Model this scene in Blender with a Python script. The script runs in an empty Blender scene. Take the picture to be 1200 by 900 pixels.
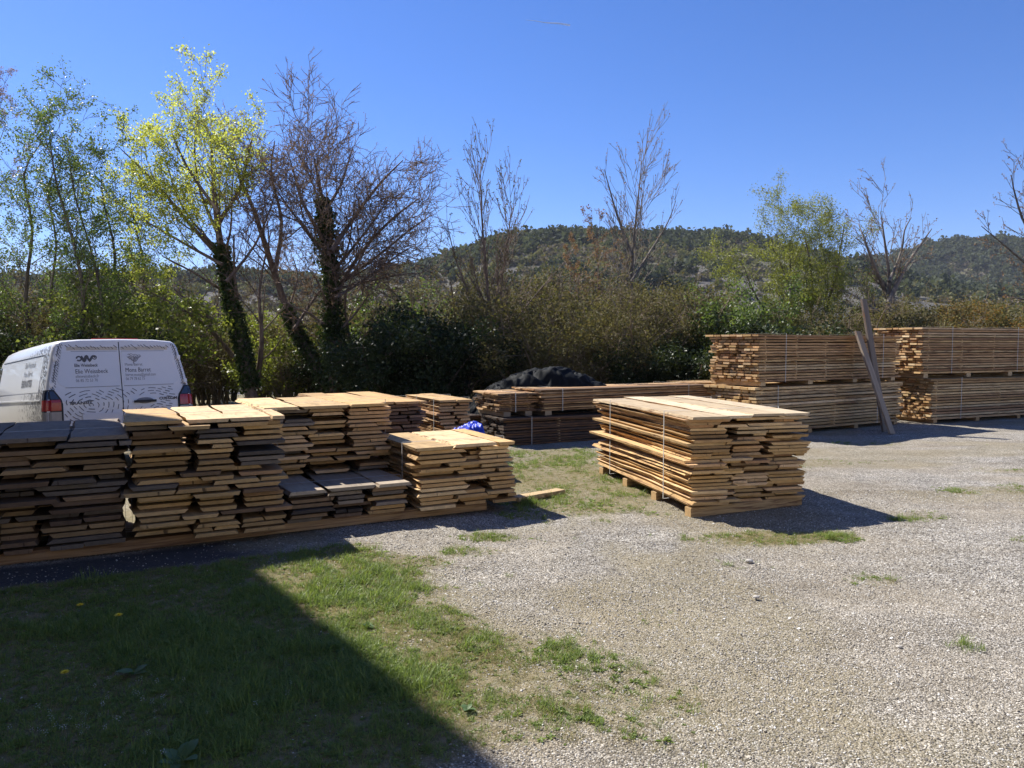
import bpy, math, random
import numpy as np
from mathutils import Vector, Matrix, noise as mnoise
from mathutils.bvhtree import BVHTree

sc = bpy.context.scene
COL = sc.collection

# ------------------------------------------------------------------ camera
CAM_H = 1.85
PITCH = math.atan(50.0 / 900.0)
cam_d = bpy.data.cameras.new('camera')
cam = bpy.data.objects.new('camera', cam_d)
COL.objects.link(cam)
cam_d.sensor_width = 36.0
cam_d.lens = 27.0
cam_d.clip_end = 30000.0
cam.location = (0, 0, CAM_H)
cam.rotation_euler = (math.pi / 2 - PITCH, 0, 0)
sc.camera = cam

# ------------------------------------------------------------------ sky, sun, exposure
TO_SUN = Vector((-0.75, 0.60, 1.0)).normalized()
SUN_EL = math.asin(TO_SUN.z)
SUN_AZ = math.atan2(TO_SUN.x, TO_SUN.y)
world = bpy.data.worlds.new('World')
sc.world = world
world.use_nodes = True
wn = world.node_tree
wn.nodes.clear()
w_out = wn.nodes.new('ShaderNodeOutputWorld')
w_bg = wn.nodes.new('ShaderNodeBackground')
w_sky = wn.nodes.new('ShaderNodeTexSky')
w_sky.sky_type = 'NISHITA'
w_sky.sun_disc = False
w_sky.sun_elevation = SUN_EL
w_sky.sun_rotation = SUN_AZ
w_sky.altitude = 700
w_sky.air_density = 1.0
w_sky.dust_density = 0.25
w_sky.ozone_density = 6.0
w_bg.inputs['Strength'].default_value = 0.083
w_hs = wn.nodes.new('ShaderNodeHueSaturation')
w_hs.inputs['Saturation'].default_value = 1.15
wn.links.new(w_sky.outputs[0], w_hs.inputs['Color'])
w_tn = wn.nodes.new('ShaderNodeMix'); w_tn.data_type = 'RGBA'; w_tn.blend_type = 'MULTIPLY'
w_tn.inputs[0].default_value = 1.0; w_tn.inputs[7].default_value = (0.98, 0.90, 1.12, 1)
wn.links.new(w_hs.outputs[0], w_tn.inputs[6])
wn.links.new(w_tn.outputs[2], w_bg.inputs[0])
wn.links.new(w_bg.outputs[0], w_out.inputs[0])
sun_d = bpy.data.lights.new('sun', 'SUN')
sun_d.energy = 5.0
sun_d.angle = math.radians(0.53)
sun_d.color = (1.0, 0.955, 0.88)
sun = bpy.data.objects.new('sun', sun_d)
COL.objects.link(sun)
sun.rotation_euler = (-TO_SUN).to_track_quat('-Z', 'Y').to_euler()
sc.view_settings.view_transform = 'Standard'
sc.view_settings.look = 'None'
sc.view_settings.exposure = 0.85
sc.view_settings.gamma = 1.0
sc.render.engine = 'CYCLES'
sc.cycles.use_denoising = True
sc.cycles.max_bounces = 6
sc.cycles.transparent_max_bounces = 12
sc.cycles.caustics_reflective = False
sc.cycles.caustics_refractive = False

# ------------------------------------------------------------------ helpers
_c, _s = math.cos(PITCH), math.sin(PITCH)

def at(px, py, Y):
    """the point at depth Y that lies at pixel (px, py) of the 1200x900 photograph"""
    x = (px - 600) / 900.0
    y = (450 - py) / 900.0
    k = Y / (_c + y * _s)
    return Vector((x * k, Y, CAM_H + (-_s + y * _c) * k))

def on_ground(px, py, z=0.0):
    x = (px - 600) / 900.0
    y = (450 - py) / 900.0
    k = (z - CAM_H) / (-_s + y * _c)
    return Vector((x * k, (_c + y * _s) * k, z))

def tag(o, label=None, cat=None, group=None, kind=None):
    if label: o['label'] = label
    if cat: o['category'] = cat
    if group: o['group'] = group
    if kind: o['kind'] = kind
    return o

def empty(name, loc=(0, 0, 0), rz=0.0):
    o = bpy.data.objects.new(name, None)
    o.empty_display_size = 0.1
    o.location = loc
    o.rotation_euler = (0, 0, rz)
    COL.objects.link(o)
    return o

def link(name, me, parent=None):
    o = bpy.data.objects.new(name, me)
    COL.objects.link(o)
    if parent: o.parent = parent
    return o

def mk(name, V, F, mats, mi=None, smooth=False):
    """mesh from lists"""
    me = bpy.data.meshes.new(name)
    me.from_pydata([tuple(v) for v in V], [], F)
    for m in (mats if isinstance(mats, (list, tuple)) else [mats]):
        me.materials.append(m)
    if mi is not None:
        me.polygons.foreach_set('material_index', mi)
    if smooth:
        me.polygons.foreach_set('use_smooth', [True] * len(me.polygons))
    me.update()
    return me

def mk_np(name, V, F, mats, smooth=False, mi=None):
    """fast mesh from arrays, all faces with the same number of corners"""
    V = np.asarray(V, dtype=np.float32); F = np.asarray(F, dtype=np.int32)
    me = bpy.data.meshes.new(name)
    n, k = F.shape
    me.vertices.add(len(V)); me.vertices.foreach_set('co', V.ravel())
    me.loops.add(n * k); me.loops.foreach_set('vertex_index', F.ravel())
    me.polygons.add(n)
    me.polygons.foreach_set('loop_start', np.arange(0, n * k, k, dtype=np.int32))
    try:
        me.polygons.foreach_set('loop_total', np.full(n, k, dtype=np.int32))
    except Exception:
        pass
    for m in (mats if isinstance(mats, (list, tuple)) else [mats]):
        me.materials.append(m)
    if mi is not None:
        me.polygons.foreach_set('material_index', np.asarray(mi, dtype=np.int32))
    me.polygons.foreach_set('use_smooth', np.full(n, bool(smooth)))
    me.update(calc_edges=True)
    return me

class MB:
    """collects boxes, tubes and sheets for ONE mesh"""
    def __init__(self): self.V = []; self.F = []; self.M = []
    def add(self, V, F, m=0):
        b = len(self.V); self.V += [tuple(v) for v in V]
        self.F += [tuple(i + b for i in f) for f in F]; self.M += [m] * len(F); return self
    def box(self, c, s, m=0, R=None):
        x, y, z = s[0] / 2, s[1] / 2, s[2] / 2
        P = [Vector((i * x, j * y, k * z)) for k in (-1, 1) for j in (-1, 1) for i in (-1, 1)]
        if R is not None: P = [R @ p for p in P]
        P = [p + Vector(c) for p in P]
        return self.add(P, [(0, 2, 3, 1), (4, 5, 7, 6), (0, 1, 5, 4), (2, 6, 7, 3), (0, 4, 6, 2), (1, 3, 7, 5)], m)
    def tube(self, pts, rad, k=8, m=0, caps=True):
        pts = [Vector(p) for p in pts]
        n = len(pts)
        if not isinstance(rad, (list, tuple)): rad = [rad] * n
        V = []
        for i, p in enumerate(pts):
            t = (pts[min(i + 1, n - 1)] - pts[max(i - 1, 0)]).normalized()
            a = t.orthogonal().normalized() if i == 0 else (a - t * a.dot(t)).normalized()
            b = t.cross(a)
            for j in range(k):
                q = 2 * math.pi * j / k
                V.append(p + (a * math.cos(q) + b * math.sin(q)) * rad[i])
        F = [(i * k + j, i * k + (j + 1) % k, (i + 1) * k + (j + 1) % k, (i + 1) * k + j) for i in range(n - 1) for j in range(k)]
        if caps:
            F.append(tuple(reversed(range(k)))); F.append(tuple((n - 1) * k + j for j in range(k)))
        return self.add(V, F, m)
    def build(self, name, mats, parent=None, smooth=False):
        return link(name, mk(name, self.V, self.F, mats, self.M, smooth), parent)

# ------------------------------------------------------------------ materials
class Mat:
    def __init__(self, name):
        self.m = bpy.data.materials.new(name); self.m.use_nodes = True
        self.t = self.m.node_tree; self.t.nodes.clear()
        self.out = self.n('ShaderNodeOutputMaterial')
    def n(self, typ, **kw):
        nd = self.t.nodes.new(typ)
        for k, v in kw.items():
            setattr(nd, k, v)
        return nd
    def l(self, a, b): self.t.links.new(a, b)
    def put(self, sock, v):
        if isinstance(v, bpy.types.NodeSocket): self.l(v, sock)
        elif isinstance(v, (tuple, list)) and len(v) == 3 and sock.type == 'RGBA': sock.default_value = (*v, 1)
        else: sock.default_value = v
    def coord(self, which='Object', scale=(1, 1, 1), loc=None):
        tc = self.n('ShaderNodeTexCoord'); mp = self.n('ShaderNodeMapping')
        self.l(tc.outputs[which], mp.inputs['Vector'])
        mp.inputs['Scale'].default_value = scale
        if loc is not None: self.put(mp.inputs['Location'], loc)
        return mp.outputs[0]
    def noise(self, vec, scale, detail=4, rough=0.55, dist=0.0):
        nd = self.n('ShaderNodeTexNoise'); 
        if vec is not None: self.l(vec, nd.inputs['Vector'])
        nd.inputs['Scale'].default_value = scale; nd.inputs['Detail'].default_value = detail
        nd.inputs['Roughness'].default_value = rough; nd.inputs['Distortion'].default_value = dist
        return nd.outputs['Fac']
    def voro(self, vec, scale, feature='F1', out='Color', rnd=1.0):
        nd = self.n('ShaderNodeTexVoronoi', feature=feature)
        if vec is not None: self.l(vec, nd.inputs['Vector'])
        nd.inputs['Scale'].default_value = scale; nd.inputs['Randomness'].default_value = rnd
        return nd.outputs[out]
    def ramp(self, fac, stops, interp='LINEAR'):
        r = self.n('ShaderNodeValToRGB'); r.color_ramp.interpolation = interp
        e = r.color_ramp.elements
        while len(e) < len(stops): e.new(0.5)
        for i, (p, c) in enumerate(stops):
            e[i].position = p
            e[i].color = (c, c, c, 1) if isinstance(c, (int, float)) else (*c, 1)
        self.l(fac, r.inputs[0]); return r.outputs[0]
    def mix(self, fac, a, b, mode='MIX'):
        x = self.n('ShaderNodeMix', data_type='RGBA', blend_type=mode)
        self.put(x.inputs[0], fac); self.put(x.inputs[6], a); self.put(x.inputs[7], b)
        return x.outputs[2]
    def math(self, op, a, b=0.0, c=None):
        x = self.n('ShaderNodeMath', operation=op)
        self.put(x.inputs[0], a); self.put(x.inputs[1], b)
        if c is not None: self.put(x.inputs[2], c)
        return x.outputs[0]
    def bump(self, h, strength=0.3, dist=0.01):
        b = self.n('ShaderNodeBump'); b.inputs['Strength'].default_value = strength
        b.inputs['Distance'].default_value = dist; self.l(h, b.inputs['Height']); return b.outputs[0]
    def bsdf(self, color, rough=0.8, normal=None, metallic=0.0, spec=0.3, coat=0.0):
        p = self.n('ShaderNodeBsdfPrincipled')
        self.put(p.inputs['Base Color'], color); self.put(p.inputs['Roughness'], rough)
        p.inputs['Metallic'].default_value = metallic
        p.inputs['Specular IOR Level'].default_value = spec
        if coat: p.inputs['Coat Weight'].default_value = coat
        if normal is not None: self.l(normal, p.inputs['Normal'])
        return p
    def done(self, sh):
        self.l(sh.outputs[0] if hasattr(sh, 'outputs') else sh, self.out.inputs[0]); return self.m

def plain(name, color, rough=0.6, var=0.12, scale=12.0, metallic=0.0, spec=0.35, coat=0.0, bump=0.0):
    m = Mat(name)
    v = m.coord('Object')
    nz = m.noise(v, scale, 5)
    c = m.mix(1.0, color, m.ramp(nz, [(0.25, 1 - var), (0.75, 1 + var)]), 'MULTIPLY')
    nr = m.bump(m.noise(v, scale * 6, 3), bump, 0.01) if bump else None
    return m.done(m.bsdf(c, rough, nr, metallic, spec, coat))

def leaf_mat(name, cols, trans=0.45, rough=0.45, spec=0.4):
    """thin leaves: colour varies leaf by leaf, light shines through"""
    m = Mat(name)
    g = m.n('ShaderNodeNewGeometry')
    oi = m.n('ShaderNodeObjectInfo')
    r = m.math('FRACT', m.math('ADD', g.outputs['Random Per Island'], oi.outputs['Random']))
    c = m.ramp(r, [(i / max(1, len(cols) - 1), q) for i, q in enumerate(cols)])
    p = m.bsdf(c, rough, spec=spec)
    t = m.n('ShaderNodeBsdfTranslucent'); m.l(m.mix(1.0, c, (1.35, 1.35, 0.8), 'MULTIPLY'), t.inputs[0])
    x = m.n('ShaderNodeMixShader'); x.inputs[0].default_value = trans
    m.l(p.outputs[0], x.inputs[1]); m.l(t.outputs[0], x.inputs[2])
    return m.done(x)

def bark_mat(name, c1, c2):
    m = Mat(name)
    v = m.coord('Object', (1, 1, 0.35))
    nz = m.noise(v, 9, 6, 0.65)
    c = m.ramp(nz, [(0.3, c1), (0.7, c2)])
    return m.done(m.bsdf(c, 0.9, m.bump(m.noise(v, 30, 4), 0.6, 0.02), spec=0.15))

def wood_mats(name, dirt=0.35, bark=0.5):
    """three slots: sawn face, waney edge, end grain.  The board's own tint comes from its object colour"""
    out = []
    for part in ('face', 'edge', 'end'):
        m = Mat(name + '_' + part)
        oi = m.n('ShaderNodeObjectInfo')
        off = m.n('ShaderNodeCombineXYZ')
        m.l(m.math('MULTIPLY', oi.outputs['Random'], 37.0), off.inputs[0])
        m.l(m.math('MULTIPLY', oi.outputs['Random'], 91.0), off.inputs[1])
        base = oi.outputs['Color']
        if part == 'face':
            v = m.coord('Object', (1.2, 14, 14), off.outputs[0])
            g = m.noise(v, 1.6, 6, 0.6, 0.6)
            c = m.mix(1.0, base, m.ramp(g, [(0.25, 0.50), (0.42, 0.84), (0.55, 0.97), (0.75, 1.08)]), 'MULTIPLY')
            v2 = m.coord('Object', (1.5, 3, 3), off.outputs[0])
            d = m.ramp(m.noise(v2, 1.7, 5), [(0.45, 0.0), (0.75, dirt)])
            c = m.mix(d, c, (0.20, 0.15, 0.11))
            k = m.ramp(m.voro(m.coord('Object', (2.2, 7, 7), off.outputs[0]), 1.0, 'F1', 'Distance'), [(0.05, 1.0), (0.11, 0.0)])
            c = m.mix(m.math('MULTIPLY', k, 0.55), c, (0.16, 0.08, 0.04))
            sh = m.bsdf(c, 0.78, m.bump(g, 0.25, 0.004), spec=0.25)
        elif part == 'edge':
            v = m.coord('Object', (2.2, 16, 22), off.outputs[0])
            g = m.noise(v, 1.5, 6, 0.7, 0.4)
            lo = 0.5 + 0.16 * (bark - 0.5) * 2
            f = m.ramp(g, [(lo - 0.07, 1.0), (lo + 0.09, 0.0)])
            bk = m.ramp(m.noise(v, 5, 4), [(0.3, (0.075, 0.042, 0.025)), (0.7, (0.27, 0.14, 0.07))])
            wd = m.mix(1.0, base, m.ramp(m.noise(v, 3, 4), [(0.3, 0.7), (0.7, 1.1)]), 'MULTIPLY')
            c = m.mix(f, wd, bk)
            sh = m.bsdf(c, 0.85, m.bump(g, 0.6, 0.012), spec=0.2)
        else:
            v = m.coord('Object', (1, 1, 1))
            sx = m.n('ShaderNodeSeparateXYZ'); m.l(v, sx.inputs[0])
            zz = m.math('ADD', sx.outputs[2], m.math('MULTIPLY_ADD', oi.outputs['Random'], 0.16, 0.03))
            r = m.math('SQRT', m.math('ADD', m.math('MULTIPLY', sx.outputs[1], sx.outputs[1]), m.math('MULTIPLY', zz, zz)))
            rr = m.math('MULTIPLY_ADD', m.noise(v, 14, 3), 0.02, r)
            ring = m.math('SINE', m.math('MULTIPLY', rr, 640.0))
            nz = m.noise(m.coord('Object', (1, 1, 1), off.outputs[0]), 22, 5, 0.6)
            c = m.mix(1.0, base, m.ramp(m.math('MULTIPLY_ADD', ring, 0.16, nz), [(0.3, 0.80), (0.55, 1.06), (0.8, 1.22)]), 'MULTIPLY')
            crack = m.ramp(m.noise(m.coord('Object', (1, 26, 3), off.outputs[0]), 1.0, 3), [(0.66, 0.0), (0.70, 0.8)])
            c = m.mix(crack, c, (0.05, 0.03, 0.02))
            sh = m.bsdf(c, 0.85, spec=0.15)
        out.append(m.done(sh))
    return out

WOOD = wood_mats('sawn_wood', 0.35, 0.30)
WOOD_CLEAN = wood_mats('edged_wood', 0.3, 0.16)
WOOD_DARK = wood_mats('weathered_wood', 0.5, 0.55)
M_STRAP = plain('white_strap', (0.48, 0.47, 0.44), 0.4, 0.08)
M_STRAP_DULL = plain('grey_strap', (0.40, 0.39, 0.36), 0.5, 0.1)

# ------------------------------------------------------------------ value noise (numpy)
def _hash(ix, iy, seed):
    h = (ix * 374761393 + iy * 668265263 + seed * 974634777) & 0xFFFFFFFF
    h = ((h ^ (h >> 13)) * 1274126177) & 0xFFFFFFFF
    return ((h ^ (h >> 16)) & 0xFFFF) / 65535.0

def vnoise(x, y, seed=0):
    x = np.asarray(x, dtype=np.float64); y = np.asarray(y, dtype=np.float64)
    ix = np.floor(x).astype(np.int64); iy = np.floor(y).astype(np.int64)
    fx = x - ix; fy = y - iy
    fx = fx * fx * (3 - 2 * fx); fy = fy * fy * (3 - 2 * fy)
    a = _hash(ix, iy, seed); b = _hash(ix + 1, iy, seed); c = _hash(ix, iy + 1, seed); d = _hash(ix + 1, iy + 1, seed)
    return (a * (1 - fx) + b * fx) * (1 - fy) + (c * (1 - fx) + d * fx) * fy

def fbm(x, y, seed=0, octaves=4, gain=0.5):
    s = 0.0; amp = 1.0; tot = 0.0
    for o in range(octaves):
        s = s + amp * vnoise(x * 2 ** o, y * 2 ** o, seed + o * 17); tot += amp; amp *= gain
    return s / tot

def sstep(a, b, x):
    t = np.clip((x - a) / (b - a), 0, 1); return t * t * (3 - 2 * t)

# the row of stacks on the left: O the near-left foot, RU along the row, RV back along the boards
ROW_O = Vector((-4.14, 6.21, 0)); RU = Vector((0.883, 0.469, 0)); RV = Vector((-0.469, 0.883, 0))

def row_w(x, y):
    return (x - ROW_O.x) * RV.x + (y - ROW_O.y) * RV.y

VAN_F = (-0.695, 0.719)

def grass_mask(x, y):
    """how much grass grows at a point of the yard: 0 gravel, 1 lawn"""
    n = fbm(x * 1.3, y * 1.3, 3, 4)
    n2 = fbm(x * 3.1, y * 3.1, 9, 3)
    xb = np.interp(y, [0, 2.6, 3.3, 3.7, 4.3, 4.9, 5.6, 6.3, 6.9, 7.4], [-0.8, -0.7, -0.25, 0.18, 0.38, 0.02, -0.5, -0.95, -1.45, -2.6])
    w = row_w(x, y)
    lawn = sstep(0.55, -0.65, x - xb + (n - 0.5) * 1.6) * sstep(-0.52, -0.72, w + (n2 - 0.5) * 0.25)
    sh = sstep(0.25, -0.25, x - np.interp(y, [3.24, 6.15, 7.5], [-0.07, -2.0, -2.9]))
    pt_ = sstep(0.40, 0.62, fbm(x * 1.7 + 4, y * 1.7, 13, 3))
    g = lawn * (0.62 + 0.6 * n + 0.25 * sh) * (sh + (1 - sh) * (0.74 + 0.40 * pt_))
    def patch(cx, cy, rx, ry, s, rot=0.0):
        dx, dy = x - cx, y - cy
        a = dx * math.cos(rot) + dy * math.sin(rot); b = -dx * math.sin(rot) + dy * math.cos(rot)
        d = np.sqrt((a / rx) ** 2 + (b / ry) ** 2) + (n - 0.5) * 1.1 + (n2 - 0.5) * 0.6
        return s * sstep(1.15, 0.45, d)
    for p in [(0.55, 10.2, 1.25, 2.6, 0.75, 0.0), (0.2, 8.2, 0.5, 0.35, 0.5), (2.65, 7.25, 0.95, 0.38, 0.85, 0.15), (1.35, 8.9, 0.5, 0.9, 0.55, 0.1),
              (-0.2, 7.2, 0.4, 0.25, 0.55), (-1.0, 6.35, 0.5, 0.25, 0.6), (-0.4, 6.7, 0.45, 0.2, 0.4), (6.2, 9.4, 1.1, 0.42, 0.55, 0.1), (4.6, 11.6, 1.3, 0.4, 0.36, 0.2),
              (6.5, 13.9, 0.9, 0.3, 0.4), (4.3, 8.0, 0.5, 0.25, 0.4, 0.3), (2.9, 5.9, 0.35, 0.2, 0.30), (1.0, 5.1, 0.5, 0.3, 0.25), (0.55, 4.0, 0.5, 0.5, 0.35),
              (7.5, 11.0, 1.5, 0.35, 0.35), (3.4, 10.4, 0.6, 0.5, 0.35), (5.0, 7.0, 0.5, 0.22, 0.35), (2.0, 6.3, 0.5, 0.2, 0.15), (-0.3, 12.6, 2.5, 1.2, 0.6)]:
        g = np.maximum(g, patch(*p))
    far = sstep(17, 20, y + (n - 0.5) * 3) * 0.8
    left = sstep(-0.2, 1.2, w) * sstep(0.5, -1.5, x) * 0.55
    return np.clip(np.maximum(np.maximum(g, far), left), 0, 1)

def ground_z(x, y):
    near = sstep(26, 18, y) * sstep(-20, -10, y)
    b = (fbm(x * 0.9, y * 0.9, 5, 3) - 0.5) * 0.05 + (fbm(x * 4, y * 4, 8, 3) - 0.5) * 0.022
    far = sstep(26, 60, y) * -6.0
    # the ground falls away under the van's nose
    d = np.clip((x + 5.6) * VAN_F[0] + (y - 11.0) * VAN_F[1], 0, 7.0)
    far = far - d * 0.07 * sstep(-2.5, -4.5, x) * sstep(30, 20, y)
    return b * near - 0.006 + far

def axis(lo, hi, step, outer_lo, outer_hi, growth=1.16):
    mid = list(np.arange(lo, hi, step)); d = step; q = mid[-1]; up = []
    while q < outer_hi: d *= growth; q += d; up.append(q)
    d = step; q = lo; dn = []
    while q > outer_lo: d *= growth; q -= d; dn.append(q)
    return np.array(dn[::-1] + mid + up)

def grid_faces(nx, ny):
    i = np.arange(nx - 1); j = np.arange(ny - 1)
    I, J = np.meshgrid(i, j, indexing='xy')
    a = (J * nx + I).ravel()
    return np.stack([a, a + 1, a + nx + 1, a + nx], 1)

def ground_material():
    m = Mat('yard_ground')
    v = m.coord('Object')
    at_g = m.n('ShaderNodeAttribute', attribute_name='grass').outputs['Fac']
    at_d = m.n('ShaderNodeAttribute', attribute_name='dark').outputs['Fac']
    vw = m.n('ShaderNodeVectorMath', operation='ADD'); m.l(v, vw.inputs[0])
    wn_ = m.n('ShaderNodeTexNoise'); m.l(v, wn_.inputs['Vector']); wn_.inputs['Scale'].default_value = 90
    sm = m.n('ShaderNodeVectorMath', operation='SCALE'); m.l(wn_.outputs['Color'], sm.inputs[0]); sm.inputs['Scale'].default_value = 0.008
    m.l(sm.outputs[0], vw.inputs[1]); vv = vw.outputs[0]
    cell = m.voro(vv, 95.0, 'F1', 'Color'); dist = m.voro(vv, 95.0, 'F1', 'Distance')
    cell2 = m.voro(vv, 40.0, 'F1', 'Color')
    sep = m.n('ShaderNodeSeparateColor'); m.l(cell, sep.inputs[0])
    sep2 = m.n('ShaderNodeSeparateColor'); m.l(cell2, sep2.inputs[0])
    stone = m.ramp(sep.outputs[0], [(0.0, (0.11, 0.10, 0.09)), (0.25, (0.26, 0.235, 0.20)), (0.55, (0.43, 0.39, 0.33)), (0.85, (0.60, 0.565, 0.50)), (1.0, (0.80, 0.77, 0.72))])
    stone = m.mix(1.0, stone, m.ramp(sep2.outputs[1], [(0.0, 0.72), (1.0, 1.18)]), 'MULTIPLY')
    crev = m.ramp(dist, [(0.35, 1.0), (0.75, 0.45)])
    stone = m.mix(1.0, stone, crev, 'MULTIPLY')
    big = m.noise(v, 0.55, 5, 0.6)
    stone = m.mix(m.ramp(big, [(0.42, 0.0), (0.64, 0.50)]), stone, (0.30, 0.25, 0.175))
    mid = m.noise(v, 2.3, 6, 0.65)
    stone = m.mix(1.0, stone, m.ramp(mid, [(0.3, 0.80), (0.7, 1.12)]), 'MULTIPLY')
    track = m.noise(m.coord('Object', (0.35, 1.6, 1)), 1.0, 5, 0.6, 0.5)
    stone = m.mix(1.0, stone, m.ramp(track, [(0.32, (0.80, 0.77, 0.72)), (0.5, (1.0, 1.0, 1.0)), (0.7, (1.16, 1.14, 1.10))]), 'MULTIPLY')
    at_m = m.n('ShaderNodeAttribute', attribute_name='moss').outputs['Fac']
    mf = m.ramp(m.math('ADD', at_m, m.math('MULTIPLY', m.math('SUBTRACT', m.noise(v, 6, 6, 0.75), 0.5), 0.8)), [(0.20, 0.0), (0.95, 0.55)])
    mossc = m.ramp(m.noise(v, 22, 5, 0.7), [(0.3, (0.13, 0.115, 0.05)), (0.55, (0.25, 0.205, 0.115)), (0.75, (0.36, 0.30, 0.20))])
    stone = m.mix(mf, stone, mossc)
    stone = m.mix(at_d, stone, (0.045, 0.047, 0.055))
    soil_n = m.noise(v, 14, 6, 0.7)
    soil = m.ramp(soil_n, [(0.26, (0.055, 0.060, 0.022)), (0.45, (0.13, 0.115, 0.045)), (0.6, (0.21, 0.165, 0.085)), (0.78, (0.34, 0.29, 0.20))])
    gf = m.math('ADD', at_g, m.math('MULTIPLY', m.math('SUBTRACT', m.noise(v, 9, 5, 0.7), 0.5), 0.9))
    f = m.ramp(gf, [(0.20, 0.0), (0.95, 0.92)])
    c = m.mix(f, stone, soil)
    hgt = m.mix(f, m.math('SUBTRACT', 1.0, dist), m.math('MULTIPLY', soil_n, 1.0))
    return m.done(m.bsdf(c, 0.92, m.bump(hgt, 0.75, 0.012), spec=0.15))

def build_ground():
    xs = axis(-6.0, 8.0, 0.07, -1000, 1000, 1.13); ys = axis(2.0, 13.0, 0.07, -80, 1150, 1.12)
    X, Y = np.meshgrid(xs, ys)
    x, y = X.ravel(), Y.ravel()
    z = ground_z(x, y)
    me = mk_np('ground', np.stack([x, y, z], 1), grid_faces(len(xs), len(ys)), ground_material(), True)
    a = me.attributes.new('grass', 'FLOAT', 'POINT'); a.data.foreach_set('value', grass_mask(x, y).astype(np.float32))
    mo = sstep(0.36, 0.62, fbm(x * 0.8 + 3, y * 0.8, 66, 5)) * sstep(4.6, 1.6, x + (y - 6) * -0.15) * sstep(2.6, 4.4, y + x * 0.4) * sstep(15, 12, y)
    mo = np.maximum(mo, 0.75 * sstep(0.46, 0.62, fbm(x * 0.35, y * 1.1 + 9, 67, 4)) * sstep(7.0, 9.0, y))
    a = me.attributes.new('moss', 'FLOAT', 'POINT'); a.data.foreach_set('value', mo.astype(np.float32))
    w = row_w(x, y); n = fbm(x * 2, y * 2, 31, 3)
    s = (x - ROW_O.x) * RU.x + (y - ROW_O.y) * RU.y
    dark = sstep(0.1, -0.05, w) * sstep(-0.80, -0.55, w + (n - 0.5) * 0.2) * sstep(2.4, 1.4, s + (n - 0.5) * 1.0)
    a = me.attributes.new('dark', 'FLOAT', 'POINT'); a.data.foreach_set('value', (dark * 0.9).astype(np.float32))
    tag(link('ground', me), 'gravel yard with worn grass patches and a shaded lawn', 'ground', kind='structure')

build_ground()

# ------------------------------------------------------------------ hills
HILL_T = [(-500, 335), (-100, 330), (200, 326), (300, 320), (380, 326), (430, 326), (480, 318), (540, 300), (590, 282), (640, 274), (700, 276), (760, 277), (800, 275), (850, 277), (880, 292), (930, 318), (1000, 335), (1400, 345), (2000, 350)]
HILL2_T = [(400, 345), (820, 330), (860, 312), (900, 304), (960, 306), (1020, 300), (1060, 290), (1085, 281), (1120, 278), (1160, 280), (1200, 294), (1260, 310), (1500, 320), (2200, 340)]

def hill_height(x, y, table, Yc, y0, seed):
    px = [600 + (t[0] - 600) for t in table]
    hx = [(p - 600) / 900.0 * Yc for p in px]
    hz = [CAM_H + (400 - t[1] - 11) / 900.0 * Yc for t in table]
    crest = np.interp(x, hx, hz)
    rise = np.clip((y - y0) / (Yc - y0), 0, 1)
    prof = np.where(y < Yc, 0.35 * rise + 0.65 * rise * rise * (3 - 2 * rise), 1 - 0.6 * sstep(Yc, Yc * 2.0, y))
    gul = np.abs(fbm(x / 55.0, y / 130.0, seed, 4) - 0.5) * 2
    z = crest * prof * (1 - 0.30 * (1 - prof) * (1 - gul)) + (fbm(x / 42.0, y / 60.0, seed + 5, 4) - 0.5) * 9.0 * prof
    return z - 6.0 * (1 - prof)

def scree_mask(x, y, seed):
    n = fbm(x / 38.0, y / 95.0, seed + 40, 4)
    h = y / (450.0 if seed == 11 else 640.0)
    return sstep(0.46, 0.60, n + 0.10 * sstep(0.45, 0.6, h) - 0.25 * sstep(0.74, 0.86, h)) * (0.7 + 0.3 * sstep(0.35, 0.6, fbm(x / 14.0, y / 30.0, seed + 90, 3)))

def hill_material(name, seed):
    m = Mat(name)
    v = m.coord('Object')
    a = m.n('ShaderNodeAttribute', attribute_name='scree').outputs['Fac']
    n1 = m.noise(m.coord('Object', (0.06, 0.02, 0.06)), 1.0, 6, 0.7)
    scr = m.ramp(n1, [(0.3, (0.11, 0.105, 0.095)), (0.7, (0.20, 0.185, 0.17))])
    scrub = m.ramp(m.noise(v, 0.25, 6, 0.7), [(0.3, (0.085, 0.085, 0.048)), (0.55, (0.16, 0.145, 0.088)), (0.8, (0.25, 0.22, 0.15))])
    c = m.mix(a, scrub, scr)
    return m.done(m.bsdf(c, 0.95, m.bump(m.noise(v, 0.5, 6, 0.7), 1.0, 2.0), spec=0.1))

def build_hill(name, table, Yc, y0, seed, xlo, xhi, label):
    xs = np.arange(xlo, xhi, 5.0); ys = np.concatenate([np.arange(y0, Yc * 1.05, 5.0), np.arange(Yc * 1.05, Yc * 2, 25.0)])
    X, Y = np.meshgrid(xs, ys); x, y = X.ravel(), Y.ravel()
    z = hill_height(x, y, table, Yc, y0, seed)
    me = mk_np(name, np.stack([x, y, z], 1), grid_faces(len(xs), len(ys)), hill_material(name + '_slope', seed), True)
    at_ = me.attributes.new('scree', 'FLOAT', 'POINT'); at_.data.foreach_set('value', scree_mask(x, y, seed).astype(np.float32))
    return tag(link(name, me), label, 'hill', kind='structure')

build_hill('hill', HILL_T, 450.0, 75.0, 11, -520, 720, 'wooded hill with grey scree slopes behind the hedgerow')
build_hill('far_hill', HILL2_T, 640.0, 330.0, 23, -150, 1100, 'lower wooded ridge on the right behind the bare tree')

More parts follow.
